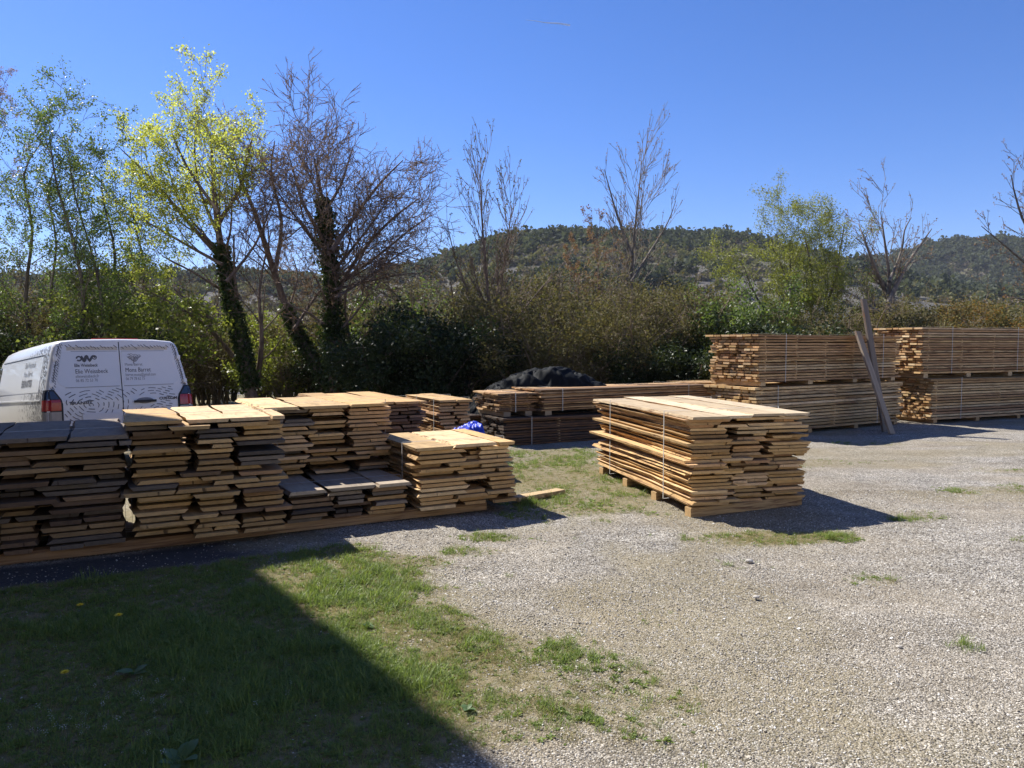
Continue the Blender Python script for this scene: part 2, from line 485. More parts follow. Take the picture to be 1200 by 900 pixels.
# ------------------------------------------------------------------ scatter: instances of small pieces on points, for uncountable stuff
def scatter(name, P, scl, rot, idx, variants, label, cat):
    src = bpy.data.collections.new(name + '_pieces')
    for i, me in enumerate(variants):
        src.objects.link(bpy.data.objects.new('%s_piece_%02d' % (name, i), me))
    me = bpy.data.meshes.new(name)
    n = len(P)
    me.vertices.add(n); me.vertices.foreach_set('co', np.asarray(P, dtype=np.float32).ravel())
    a = me.attributes.new('scl', 'FLOAT_VECTOR', 'POINT'); a.data.foreach_set('vector', np.asarray(scl, dtype=np.float32).ravel())
    a = me.attributes.new('rot', 'FLOAT_VECTOR', 'POINT'); a.data.foreach_set('vector', np.asarray(rot, dtype=np.float32).ravel())
    a = me.attributes.new('idx', 'INT', 'POINT'); a.data.foreach_set('value', np.asarray(idx, dtype=np.int32))
    o = link(name, me)
    g = bpy.data.node_groups.new(name + '_scatter', 'GeometryNodeTree')
    g.interface.new_socket('Geometry', in_out='INPUT', socket_type='NodeSocketGeometry')
    g.interface.new_socket('Geometry', in_out='OUTPUT', socket_type='NodeSocketGeometry')
    N = g.nodes.new
    gi, go = N('NodeGroupInput'), N('NodeGroupOutput')
    ci = N('GeometryNodeCollectionInfo'); ci.inputs['Collection'].default_value = src
    ci.inputs['Separate Children'].default_value = True; ci.inputs['Reset Children'].default_value = True
    ip = N('GeometryNodeInstanceOnPoints'); ip.inputs['Pick Instance'].default_value = True
    def attr(nm, dt):
        q = N('GeometryNodeInputNamedAttribute'); q.data_type = dt; q.inputs['Name'].default_value = nm; return q.outputs[0]
    L = g.links.new
    L(gi.outputs[0], ip.inputs['Points']); L(ci.outputs[0], ip.inputs['Instance'])
    L(attr('idx', 'INT'), ip.inputs['Instance Index'])
    e2r = N('FunctionNodeEulerToRotation'); L(attr('rot', 'FLOAT_VECTOR'), e2r.inputs[0]); L(e2r.outputs[0], ip.inputs['Rotation'])
    L(attr('scl', 'FLOAT_VECTOR'), ip.inputs['Scale'])
    L(ip.outputs[0], go.inputs[0])
    md = o.modifiers.new('scatter', 'NODES'); md.node_group = g
    return tag(o, label, cat, kind='stuff')

def leaf_quads(P, size, rng, flat=0.0, aspect=0.6):
    """one small folded leaf (two triangles as a quad) at every point; returns verts and faces"""
    P = np.asarray(P, dtype=np.float64); n = len(P)
    d = rng.normal(size=(n, 3)); d[:, 2] *= (1 - flat); d /= np.linalg.norm(d, axis=1)[:, None] + 1e-9
    e = rng.normal(size=(n, 3)); e -= d * (e * d).sum(1)[:, None]; e /= np.linalg.norm(e, axis=1)[:, None] + 1e-9
    s = (size if np.ndim(size) else np.full(n, size)) * rng.uniform(0.6, 1.35, n)
    a = P; b = P + (d * 0.5 + e * aspect * 0.5) * s[:, None]; c = P + d * s[:, None]; q = P + (d * 0.5 - e * aspect * 0.5) * s[:, None]
    V = np.stack([a, b, c, q], 1).reshape(-1, 3)
    F = np.arange(4 * n).reshape(n, 4)
    return V, F

M_PINE = leaf_mat('hill_pine', [(0.042, 0.050, 0.030), (0.060, 0.072, 0.040), (0.082, 0.094, 0.052), (0.050, 0.060, 0.038)], 0.3, 0.7, 0.1)
M_OAK = leaf_mat('hill_bare_oak', [(0.15, 0.128, 0.092), (0.20, 0.165, 0.12), (0.155, 0.14, 0.095), (0.19, 0.15, 0.118)], 0.15, 0.9, 0.05)
M_SCRUB = leaf_mat('hill_scrub', [(0.13, 0.135, 0.058), (0.18, 0.18, 0.078), (0.15, 0.138, 0.078), (0.21, 0.20, 0.09)], 0.2, 0.9, 0.05)

def build_forest():
    rng = np.random.default_rng(4)
    variants = []
    for k, mat in enumerate([M_PINE, M_PINE, M_PINE, M_OAK, M_OAK, M_SCRUB, M_SCRUB]):
        n = 110
        d = rng.normal(size=(n, 3)); d /= np.linalg.norm(d, axis=1)[:, None]
        r = rng.uniform(0.55, 1.0, n) ** 0.6
        lump = 1 + 0.28 * np.sin(d[:, 0] * 5 + k * 2) * np.sin(d[:, 1] * 6 + k) + 0.15 * np.sin(d[:, 2] * 9 + k)
        P = d * (r * lump)[:, None] * np.array([1, 1, 0.85 if k > 1 else 1.25]) + np.array([0, 0, 0.7])
        V, F = leaf_quads(P, 0.55, rng, aspect=1.0)
        variants.append(mk_np('hill_crown', V, F, mat))
    Ps, S, R, I = [], [], [], []
    for (table, Yc, y0, seed, xlo, xhi, count, k0) in [(HILL_T, 450.0, 75.0, 11, -360, 420, 20000, 0.72), (HILL2_T, 640.0, 330.0, 23, 60, 560, 8000, 0.85)]:
        y = y0 + (Yc * 1.03 - y0) * rng.uniform(0.0, 1, count) ** 0.62; x = rng.uniform(xlo, xhi, count)
        keep = np.abs(x) < y * 0.85 + 20
        x, y = x[keep], y[keep]
        scr = scree_mask(x, y, seed)
        h = (y - y0) / (Yc - y0)
        keep = rng.uniform(size=len(x)) > scr * 0.80
        x, y, h = x[keep], y[keep], h[keep]
        z = hill_height(x, y, table, Yc, y0, seed)
        wood = fbm(x / 45.0, y / 80.0, seed + 70, 4) + (h - 0.66) * 0.75
        pine = wood + rng.normal(0, 0.06, len(x)) > 0.50
        i = np.where(pine, rng.integers(0, 3, len(x)), np.where(rng.uniform(size=len(x)) < 0.5, rng.integers(3, 5, len(x)), rng.integers(5, 7, len(x))))
        s = np.where(pine, rng.uniform(2.6, 5.4, len(x)), rng.uniform(1.6, 3.6, len(x))) * (0.42 + 0.58 * np.clip(h * 1.5, 0, 1)) * k0
        Ps.append(np.stack([x, y, z - 0.4], 1)); S.append(np.stack([s, s, s * rng.uniform(0.8, 1.15, len(x))], 1))
        R.append(np.stack([np.zeros(len(x)), np.zeros(len(x)), rng.uniform(0, 6.28, len(x))], 1)); I.append(i)
    scatter('hill_forest', np.concatenate(Ps), np.concatenate(S), np.concatenate(R), np.concatenate(I), variants,
            'dark pine and bare oak wood covering the far hills', 'forest')

build_forest()

# ------------------------------------------------------------------ the tall barn left of the frame whose shade lies over the lawn
def build_barn():
    t = Vector((0.577, -0.817, 0)); q = Vector((-0.817, -0.577, 0))     # along the eave towards the camera; into the building
    L = TO_SUN / TO_SUN.z
    H = 10.0
    P0 = Vector((-2.10, 6.20, 0)) + Vector((L.x, L.y, 0)) * H            # the far eave corner
    W1, W2, D, REC = 4.45, 12.0, 8.0, 1.35
    m_wall = Mat('barn_plaster'); v = m_wall.coord('Object')
    c = m_wall.ramp(m_wall.noise(v, 1.2, 7, 0.65), [(0.3, (0.55, 0.50, 0.42)), (0.7, (0.66, 0.61, 0.53))])
    m_wall = m_wall.done(m_wall.bsdf(c, 0.9, m_wall.bump(m_wall.noise(v, 25, 4), 0.4, 0.02)))
    m_roof = plain('barn_roof_tile', (0.28, 0.14, 0.09), 0.85, 0.25, 6)
    m_frame = plain('barn_oak', (0.12, 0.08, 0.05), 0.7)
    m_glass = plain('barn_glass', (0.03, 0.035, 0.04), 0.08, 0.05, spec=0.6)
    root = empty('barn', P0)
    tag(root, 'tall plastered barn left of the yard, out of frame, shading the lawn', 'barn')
    def pt(a, b, z): return t * a + q * b + Vector((0, 0, z))
    def wall(name, a0, b0, a1, b1, z0, z1, th=0.3):
        p, r = pt(a0, b0, 0), pt(a1, b1, 0)
        d = (r - p).normalized(); nrm = Vector((d.y, -d.x, 0))
        P = [p, r, r + nrm * th, p + nrm * th]
        V = [x + Vector((0, 0, z)) for z in (z0, z1) for x in P]
        MB().add(V, [(0, 3, 2, 1), (4, 5, 6, 7), (0, 1, 5, 4), (1, 2, 6, 5), (2, 3, 7, 6), (3, 0, 4, 7)]).build(name, m_wall, root)
    zt = H - 0.12
    wall('wall', 0, 0, W1, 0, -0.5, zt)
    wall('wall', W1, 0, W1, D, -0.5, zt)
    wall('wall', W1 + 0.01, REC, W2, REC, -0.5, zt)
    wall('wall', W2, REC, W2, D, -0.5, zt)
    wall('wall', W2, D, 0, D, -0.5, zt)
    wall('wall', 0, D, 0, 0, -0.5, zt)
    # roof: two slopes with a ridge
    V = []
    for a in (0.0, W2 + 0.4):
        for b, z in ((0, H), (D / 2, H + 1.9), (D + 0.4, H - 0.1), (D + 0.4, H - 0.28), (D / 2, H + 1.7), (0, H - 0.18)):
            V.append(pt(a, b, z))
    F = [(i, (i + 1) % 6, 6 + (i + 1) % 6, 6 + i) for i in range(6)] + [(5, 4, 3, 2, 1, 0), (6, 7, 8, 9, 10, 11)]
    MB().add(V, F).build('roof', m_roof, root)
    for (a, z, w, h) in [(1.4, 1.4, 1.0, 1.4), (3.2, 1.4, 1.0, 1.4), (1.4, 4.6, 1.0, 1.5), (3.2, 4.6, 1.0, 1.5)]:
        R = Matrix((t, q, Vector((0, 0, 1)))).transposed()
        fr = MB().box(pt(a, 0.0, z + h / 2), (w, 0.14, h), 0, R).build('window', m_frame, root)
        for k in (-1, 1):
            MB().box(pt(a + k * w / 4, -0.075, z + h / 2), (w / 2 - 0.12, 0.02, h - 0.16), 0, R).build('pane', m_glass, fr)
    R = Matrix((t, q, Vector((0, 0, 1)))).transposed()
    dr = MB().box(pt(8, REC - 0.02, 1.1), (1.6, 0.1, 2.2), 0, R).build('door', m_frame, root)
    MB().box(pt(8.6, REC - 0.10, 1.05), (0.04, 0.06, 0.16), 0, R).build('handle', m_glass, dr)
build_barn()

# ------------------------------------------------------------------ unseen building added behind the camera; its pale front bounces fill light
def build_house():
    m_w = Mat('bounce_plaster'); v = m_w.coord('Object')
    c = m_w.ramp(m_w.noise(v, 0.8, 7, 0.65), [(0.3, (0.72, 0.67, 0.57)), (0.7, (0.82, 0.77, 0.67))])
    m_w = m_w.done(m_w.bsdf(c, 0.9, m_w.bump(m_w.noise(v, 25, 4), 0.3, 0.02)))
    m_roof = plain('bounce_roof_tile', (0.30, 0.15, 0.09), 0.85, 0.25, 6); m_fr = plain('bounce_shutter', (0.30, 0.34, 0.36), 0.6); m_gl = plain('bounce_glass', (0.03, 0.035, 0.04), 0.08, 0.05, spec=0.6)
    root = empty('house', (9.0, -7.6, 0))
    tag(root, 'unseen building added behind the camera, its pale front bouncing light into the shade', 'house')
    W, D, H = 26.0, 7.0, 7.0
    for c_, s_ in (((0, D / 2 - 0.15, H / 2), (W, 0.3, H)), ((0, -D / 2 + 0.15, H / 2), (W, 0.3, H)), ((-W / 2 + 0.15, 0, H / 2), (0.3, D - 0.62, H)), ((W / 2 - 0.15, 0, H / 2), (0.3, D - 0.62, H))):
        MB().box(c_, s_).build('wall', m_w, root)
    V = []
    for x in (-W / 2 - 0.4, W / 2 + 0.4):
        for y, z in ((D / 2 + 0.5, H - 0.1), (0, H + 1.7), (-D / 2 - 0.5, H - 0.1), (-D / 2 - 0.5, H - 0.25), (0, H + 1.55), (D / 2 + 0.5, H - 0.25)): V.append((x, y, z + 0.2))
    MB().add(V, [(i, 6 + i, 6 + (i + 1) % 6, (i + 1) % 6) for i in range(6)] + [(0, 1, 2, 3, 4, 5), (11, 10, 9, 8, 7, 6)]).build('roof', m_roof, root)
    for k in range(6):
        for z in (1.5, 4.5):
            x = -W / 2 + 2.4 + k * 4.2
            f = MB().box((x, D / 2 + 0.03, z), (1.0, 0.08, 1.4)).build('window', m_fr, root)
            for q in (-1, 1): MB().box((x + q * 0.24, D / 2 + 0.075, z), (0.40, 0.02, 1.25)).build('pane', m_gl, f)
build_house()

# ------------------------------------------------------------------ boards and stacks
RND = random.Random(7)

def board_mesh(name, rnd, mats, L=3.0, w=0.25, t=0.03, waney=1.0, segs=7):
    """a sawn board: x along the board, y across, z up from 0; wandering waney edges, bark on the bevels"""
    V, F, M = [], [], []
    flip = rnd.random() < 0.5
    bev_l, bev_r = [rnd.uniform(0.004, 0.022) * waney for _ in range(2)]
    ph = [rnd.uniform(0, 6.28) for _ in range(6)]
    tap = rnd.uniform(-0.05, 0.05) * waney
    ampl = [rnd.uniform(0.002, 0.012) * waney for _ in range(2)]
    for i in range(segs + 1):
        f = i / segs
        x = L * f + (rnd.uniform(-0.12, 0.12) if 0 < i < segs else 0)
        hl = w / 2 * (1 + tap * (f - 0.5) * 2) + ampl[0] * math.sin(f * 5 + ph[0]) + 0.7 * ampl[0] * math.sin(f * 13 + ph[1]) + rnd.uniform(-.004, .004) * waney
        hr = w / 2 * (1 + tap * (f - 0.5) * 2) + ampl[1] * math.sin(f * 5.5 + ph[2]) + 0.7 * ampl[1] * math.sin(f * 14 + ph[3]) + rnd.uniform(-.004, .004) * waney
        sag = 0.004 * waney * math.sin(f * 3.1 + ph[4])
        a = (x, hl, sag), (x, -hr, sag), (x, -hr + bev_r, t + sag), (x, hl - bev_l, t + sag)
        if flip: a = (x, hl - bev_l, sag), (x, -hr + bev_r, sag), (x, -hr, t + sag), (x, hl, t + sag)
        V += a
    for i in range(segs):
        b = i * 4; n = b + 4
        F += [(b + 1, b, n, n + 1), (b + 2, b + 1, n + 1, n + 2), (b + 3, b + 2, n + 2, n + 3), (b, b + 3, n + 3, n)]
        M += [0, 1, 0, 1]
    e = segs * 4
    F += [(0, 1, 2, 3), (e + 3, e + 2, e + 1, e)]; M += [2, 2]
    return mk(name, V, F, mats, M)

_r = random.Random(3)
BOARDS = [board_mesh('board', _r, WOOD) for _ in range(22)]
BOARDS_DARK = [board_mesh('board', _r, WOOD_DARK) for _ in range(12)]
BOARDS_SQ = [board_mesh('board', _r, WOOD_CLEAN, waney=0.30, segs=5) for _ in range(12)]
BEAM = [board_mesh('beam', _r, WOOD, L=1.0, w=0.1, t=0.1, waney=0.06, segs=4) for _ in range(4)]

FRESH = [(0.67, 0.455, 0.22), (0.63, 0.41, 0.185), (0.71, 0.50, 0.26), (0.58, 0.37, 0.16), (0.67, 0.475, 0.265)]
TAN = [(0.58, 0.37, 0.165), (0.52, 0.32, 0.14), (0.62, 0.405, 0.19), (0.45, 0.28, 0.125)]
STRAW = [(0.74, 0.54, 0.30), (0.70, 0.49, 0.25), (0.78, 0.58, 0.34), (0.62, 0.41, 0.20)]
GREY = [(0.20, 0.16, 0.125), (0.25, 0.20, 0.155), (0.16, 0.13, 0.105)]
RED = [(0.58, 0.36, 0.18), (0.50, 0.30, 0.145), (0.64, 0.41, 0.21), (0.42, 0.245, 0.125), (0.66, 0.45, 0.25)]
NEAR_BLACK = [(0.085, 0.065, 0.052), (0.11, 0.08, 0.062), (0.07, 0.055, 0.045)]  # near-black tints; the low centre packs' weaker light is put into the colour
DARK = [(0.22, 0.14, 0.085), (0.17, 0.11, 0.07), (0.27, 0.175, 0.10)]

def put_board(parent, me, p, along, L, w, t, color, L0=3.0, w0=0.25, t0=0.03, name='plank', tilt=0.0, roll=0.0):
    o = link(name, me, parent)
    ex = Vector(along).normalized(); 
    if tilt: ex = (ex + Vector((0, 0, tilt))).normalized()
    ez = Vector((0, 0, 1)); ey = ez.cross(ex).normalized(); ez = ex.cross(ey)
    if roll: R = Matrix.Rotation(roll, 3, ex); ey = R @ ey; ez = R @ ez
    Mx = Matrix((ex * (L / L0), ey * (w / w0), ez * (t / t0))).transposed().to_4x4()
    Mx.translation = Vector(p) - (parent.location if parent else Vector())
    o.matrix_local = Mx
    o.color = (*color, 1.0)
    return o

def beam_between(parent, p, q, s, color, name='bearer'):
    """a squared timber from p to q resting on p.z"""
    d = Vector(q) - Vector(p)
    return put_board(parent, RND.choice(BEAM), p, d, d.length, s[0], s[1], color, 1.0, 0.1, 0.1, name)

def strap_loop(parent, corners, width, along, mat, name='strap'):
    """a flat band laid round the four corners of a stack's section"""
    a = Vector(along).normalized() * width / 2; cen = sum((Vector(c) for c in corners), Vector()) / len(corners)
    V, F = [], []; n = len(corners)
    for c in corners:
        c = Vector(c); o = (c - cen); o = o - a.normalized() * o.dot(a.normalized()); o = o.normalized() * 0.003
        V += [c - a, c + a, c + a + o, c - a + o]
    for i in range(n):
        b, d = 4 * i, 4 * ((i + 1) % n)
        F += [(b, b + 1, d + 1, d), (b + 1, b + 2, d + 2, d + 1), (b + 2, b + 3, d + 3, d + 2), (b + 3, b, d, d + 3)]
    V = [v - parent.location for v in V]
    return link(name, mk(name, V, F, mat), parent)

def stack(name, label, O, u, v, width, length, z0, z1, pitch, colors, wr=(0.17, 0.30), boards=None, group=None, skew=0.0, endj=0.05, sidej=0.03,
          bearers=(), bsize=(0.09, 0.09), bcol=(0.40, 0.26, 0.13), straps=(), strap_mat=None, top_colors=None, drop=0.0, slope=0.0, top_over=0.06, lead=None, cat='lumber stack', strap_w=0.015, cols=None, dropf=None, splay=0.02, gapf=0.24, stickers=(0.28, 0.78)):
    """O: near corner on the ground; u across the stack, v along its boards; skew shifts board ends along v as one goes across"""
    O = Vector(O); u = Vector(u).normalized(); v = Vector(v).normalized()
    root = empty(name, O + Vector((0, 0, z0)))
    tag(root, label, cat, group)
    boards = boards or BOARDS
    zb = z0
    for f in bearers:
        beam_between(root, O + v * (f * length) + Vector((0, 0, z0)), O + v * (f * length + skew * width) + u * (width * RND.uniform(0.97, 1.02)) + Vector((0, 0, z0)), bsize, bcol)
    if bearers: zb = z0 + bsize[1]
    n = max(1, int(round((z1 - zb) / pitch)))
    pitch = (z1 - zb) / n
    side_ph = RND.uniform(0, 6)
    state = {}
    for k in range(n):
        z = zb + k * pitch
        last = k >= n - 1
        off = RND.uniform(-sidej, sidej) + 0.02 * math.sin(k * 0.5 + side_ph)
        y = off
        W = width + RND.uniform(-sidej, sidej)
        if last: y = -0.02; W = width + 0.02
        row = []
        ends = {}
        if cols and not last and RND.random() < 0.72:
            for ci, (c0, c1) in enumerate(zip(cols[:-1], cols[1:])):
                st = state.setdefault(ci, dict(o=0.0, w=0.85, s=0.0, c=RND.choice(colors)))
                if RND.random() < 0.30: st['w'] = RND.uniform(0.82, 1.10); st['o'] = RND.uniform(-1, 1)
                if RND.random() < 0.22: st['s'] = RND.uniform(-endj, endj)
                if RND.random() < 0.38: st['c'] = RND.choice(colors)
                cw = (c1 - c0) * width; w = cw * (st['w'] + RND.uniform(-0.06, 0.06))
                slack = cw - w
                f_ = 0.12 if c0 == 0 else (0.88 if c1 == 1 else 0.5)
                y0 = c0 * width + slack * f_ + st['o'] * 0.035 + RND.uniform(-0.014, 0.014)
                ends[len(row)] = (st['s'] + RND.uniform(-0.02, 0.02), st['c'])
                row.append((y0, w))
                if RND.random() < 0.10:                 # two narrow boards side by side
                    y0_, w_ = row.pop(); k_ = RND.uniform(0.4, 0.6); ends[len(row) + 1] = ends[len(row)]
                    row += [(y0_, w_ * k_ - 0.004), (y0_ + w_ * k_ + 0.004, w_ * (1 - k_))]
            y = W
        while y < W - 0.06:
            w = RND.uniform(*wr) * (1.15 if last else 1.0)
            if y + w > W + 0.05: w = max(0.10, W - y)
            row.append((y, w)); y += w + RND.uniform(0.004, 0.03)
            if not last and RND.random() < 0.10: y += RND.uniform(0.02, 0.09)
        for i, (y, w) in enumerate(row):
            if not last and drop and 0 < i < len(row) - 1 and RND.random() < drop: continue
            if not last and dropf and RND.random() < dropf((y + w / 2) / width, k / n): continue
            pal = (top_colors if last and top_colors else colors)
            c = RND.choice(pal); g = RND.uniform(0.70, 1.14); c = tuple(q * g for q in c)
            s = RND.uniform(-endj, endj)
            if i in ends: s, c = ends[i]; c = tuple(q * g for q in c)
            L = length + RND.uniform(-0.10, 0.10)
            if lead: s -= lead(k / n)
            if last: s = -top_over + RND.uniform(-0.025, 0.025); L = length + top_over + 0.05
            yc = y + w / 2
            p = O + u * yc + v * (s + skew * yc) + Vector((0, 0, z + slope * yc + RND.uniform(0, 0.003)))
            t = (pitch - RND.uniform(0.0015, 0.004)) * RND.uniform(0.93, 1.0) * (1 - gapf)
            yaw = RND.uniform(-splay, splay)
            put_board(root, RND.choice(boards), p, v + u * yaw, L, w, t, c, tilt=RND.uniform(-0.002, 0.002) - (0.004 if last else 0.0))
    for f in stickers:                                  # thin laths that keep the layers apart
        for k in range(1, n):
            if RND.random() < 0.10: continue
            p = O + v * (f * length + RND.uniform(-0.02, 0.02)) + u * (0.04 if endj > 0.06 else -RND.uniform(0.0, 0.03)) + Vector((0, 0, zb + k * pitch - pitch * gapf))
            put_board(root, RND.choice(BEAM), p, u + v * skew, (width - 0.08 if endj > 0.06 else width + RND.uniform(0.0, 0.05)), 0.03, pitch * gapf, RND.choice(FRESH), 1.0, 0.1, 0.1, 'sticker')
    for f in straps:
        c = O + v * (f * length)
        e = 0.015
        h0, h1 = z0 + (bsize[1] if bearers else 0.0) - 0.004, z1 + 0.006
        k = v * skew
        strap_loop(root, [c - u * (e + 0.03) + Vector((0, 0, h0)), c + u * (width + e + 0.03) + k * width + Vector((0, 0, h0)),
                          c + u * (width + e + 0.03) + k * width + Vector((0, 0, h1 + slope * width)), c - u * (e + 0.03) + Vector((0, 0, h1))], strap_w, v, strap_mat or M_STRAP)
    return root

def rowp(s, w, z=0.0): return ROW_O + RU * s + RV * w + Vector((0, 0, z))

def build_row():
    mixed = TAN * 3 + GREY + DARK + RED[3:4]
    # the long squared timber under the front of the row
    root = empty('ground_beam', rowp(-0.6, 0))
    tag(root, 'long squared timber on the ground under the front of the left row of stacks', 'timber')
    beam_between(root, rowp(-0.6, 0.14), rowp(2.05, 0.14), (0.12, 0.09), (0.40, 0.24, 0.12), 'beam')
    beam_between(root, rowp(2.052, 0.15), rowp(4.42, 0.15), (0.12, 0.09), (0.44, 0.27, 0.13), 'beam')
    C3 = (0.0, 0.36, 0.68, 1.0)
    stack('lumber_stack', 'tan waney board stack with grey top boards at the left edge of the picture', rowp(-0.45, 0.03), RU, RV, 1.34, 1.55, 0.092, 1.06, 0.050, [(0.34, 0.22, 0.11), (0.28, 0.18, 0.09), (0.40, 0.26, 0.13)] + GREY + DARK, (0.34, 0.48), endj=0.12, sidej=0.05, cols=(0.0, 0.30, 0.50, 1.0),
          straps=(0.28,), strap_mat=M_STRAP_DULL, top_colors=GREY, top_over=0.03)
    stack('lumber_stack', 'tall stack with ragged stepped boards between the leftmost stack and the low one', rowp(0.93, 0.04), RU, RV, 1.30, 1.45, 0.092, 1.16, 0.046, mixed, (0.30, 0.44), endj=0.13, sidej=0.05, cols=(0.0, 0.38, 0.66, 1.0),
          straps=(0.35,), strap_mat=M_STRAP_DULL, top_colors=FRESH, top_over=0.02, lead=lambda f: 0.16 * (1 - f), dropf=lambda y, f: 0.06)
    stack('lumber_stack', 'low knee-high dark stack under the front of the tall banded stack', rowp(2.28, 0.05), RU, RV, 1.20, 2.6, 0.092, 0.42, 0.046, TAN + GREY + DARK + NEAR_BLACK, (0.32, 0.44), endj=0.10, sidej=0.03, cols=(0.0, 0.36, 0.62, 1.0),
          straps=(0.12,), strap_mat=M_STRAP_DULL, top_colors=[(0.44, 0.36, 0.26), (0.38, 0.31, 0.23)])
    stack('lumber_stack', 'tall stack of alternating light and dark boards set on the low dark stack', rowp(2.18, 0.85), RU, RV, 1.40, 1.5, 0.425, 1.17, 0.044, TAN * 2 + RED + GREY, (0.32, 0.44), endj=0.08, sidej=0.04, cols=(0.0, 0.36, 0.68, 1.0),
          straps=(0.2,), strap_mat=M_STRAP_DULL, top_colors=FRESH, dropf=lambda y, f: 0.16 if 0.4 < y < 0.62 else 0.03)
    stack('lumber_stack', 'waist-high tan stack at the right end of the left row', rowp(3.58, 0.06), RU, RV, 1.13, 1.25, 0.092, 0.765, 0.048, FRESH + TAN * 2, (0.34, 0.48), endj=0.09, sidej=0.04, cols=(0.0, 0.44, 0.70, 1.0),
          straps=(0.22,), strap_mat=M_STRAP_DULL, top_colors=TAN + FRESH, lead=lambda f: 0.06 * (1 - f), dropf=lambda y, f: 0.22 if 0.45 < y < 0.7 else 0.0)
    stack('lumber_stack', 'dark brown stack with pale top behind the left row', Vector((-2.35, 10.35, 0)), RU, RV, 1.22, 2.3, 0.0, 1.02, 0.05, DARK, (0.25, 0.4), BOARDS_DARK, bearers=(0.05, 0.9), top_colors=TAN, straps=(0.35,), strap_mat=M_STRAP_DULL)
    stack('lumber_stack', 'narrow banded orange-brown stack beside the blue tarpaulin', Vector((-1.12, 11.9, 0)), RU, RV, 0.52, 1.5, 0.0, 0.95, 0.05, RED, (0.22, 0.3), bearers=(0.08, 0.85), straps=(0.1, 0.6), top_colors=TAN)
    # a loose board lying by the right end of the row
    p, q = on_ground(603, 589), on_ground(657, 578)
    o = put_board(None, BOARDS[5], p + Vector((0, 0, 0.01)), q - p, (q - p).length, 0.16, 0.05, (0.56, 0.40, 0.22), name='loose_plank')
    tag(o, 'short loose board lying on the gravel at the right end of the left row', 'board')
build_row()

def build_middle():
    near, far, right = on_ground(809, 607), on_ground(705, 557), on_ground(940, 592)
    v = (far - near); L = v.length; v = v.normalized()
    a = right - near
    u = Vector((v.y, -v.x, 0)); W = a.dot(u); skew = a.dot(v) / W
    stack('lumber_stack', 'sunlit strapped stack of fresh waney boards standing alone in the middle of the yard', near + v * 0.02, u, v, W, L + 0.10, 0.0, 1.07, 0.036, FRESH + FRESH + TAN + RED, (0.24, 0.46), skew=skew,
          endj=0.08, sidej=0.03, gapf=0.13, bearers=(0.015, 0.33, 0.65, 0.965), bsize=(0.10, 0.10), bcol=(0.50, 0.33, 0.16), straps=(0.20, 0.80), cols=(0.0, 0.36, 0.64, 1.0), dropf=lambda y, f: (0.50 if 0.62 < f < 0.9 else 0.06) if 0.36 < y < 0.64 else 0.01, top_colors=[(0.62, 0.48, 0.30), (0.66, 0.52, 0.34)], top_over=0.10)
build_middle()

def build_right():
    a = Vector((4.68, 14.68, 0)); v = Vector((4.06, 2.5, 0)).normalized(); u = Vector((-v.y, v.x, 0))
    g = 'lumber packs at the right of the yard'
    kw = dict(wr=(0.12, 0.19), boards=BOARDS_SQ + BOARDS[:8], endj=0.055, sidej=0.014, group=g, splay=0.004, gapf=0.27)
    br = (0.03, 0.34, 0.66, 0.96)
    stack('lumber_pack', 'lower pack of the left pair of tall board packs, behind the leaning planks', a, u, v, 1.25, 4.75, 0.0, 0.98, 0.066, STRAW * 2 + FRESH, bearers=br, bsize=(0.12, 0.08), straps=(0.12, 0.80), stickers=(0.03, 0.5, 0.97), **kw)
    stack('lumber_pack', 'upper pack of the left pair of tall board packs, behind the leaning planks', a + v * 0.05, u, v, 1.25, 4.55, 0.985, 2.0, 0.056, RED * 2 + TAN + STRAW, bearers=br, bsize=(0.14, 0.08), bcol=(0.5, 0.36, 0.2), straps=(0.16, 0.86), stickers=(0.04, 0.24, 0.44, 0.64, 0.80, 0.97), **kw)
    b = Vector((9.45, 17.25, 0)); v2 = Vector((2.97, 1.30, 0)).normalized(); u2 = Vector((-v2.y, v2.x, 0))
    stack('lumber_pack', 'lower pack of the right pair of tall board packs at the right edge', b, u2, v2, 1.25, 4.6, 0.0, 1.02, 0.064, TAN + STRAW + RED, bearers=br, bsize=(0.12, 0.08), straps=(0.20, 0.75), stickers=(0.03, 0.5, 0.97), **kw)
    stack('lumber_pack', 'upper pack of the right pair of tall board packs at the right edge', b - v2 * 0.22 + u2 * 0.1, u2, v2, 1.25, 4.6, 1.025, 2.18, 0.058, RED * 2 + TAN + STRAW, bearers=br, bsize=(0.14, 0.10), bcol=(0.5, 0.36, 0.2), straps=(0.20, 0.70), stickers=(0.04, 0.28, 0.52, 0.76, 0.97), **kw)
    # two long boards leaning on the left pair
    def lean(p, q, w, t, col, label):
        d = q - p; L = d.length; ex = d.normalized()
        face = Vector((0.52, -0.85, 0.0)); ez = (face - ex * face.dot(ex)).normalized(); ey = ez.cross(ex)
        o = link('leaning_plank', BOARDS_SQ[3])
        Mx = Matrix((ex * (L / 3.0), ey * (w / 0.25), ez * (t / 0.03))).transposed().to_4x4(); Mx.translation = p
        o.matrix_world = Mx; o.color = (*col, 1)
        tag(o, label, 'board', 'boards leaning on the tall packs')
    p = on_ground(1044, 509)
    lean(p, at(1004, 389, 16.05), 0.17, 0.045, (0.34, 0.27, 0.20), 'shorter pale grey board leaning in front of the tall packs')
    p = on_ground(1036, 506)
    lean(p, at(1011, 351, 16.15), 0.17, 0.045, (0.20, 0.16, 0.125), 'longer dark board leaning behind the pale one, rising above the packs')
build_right()

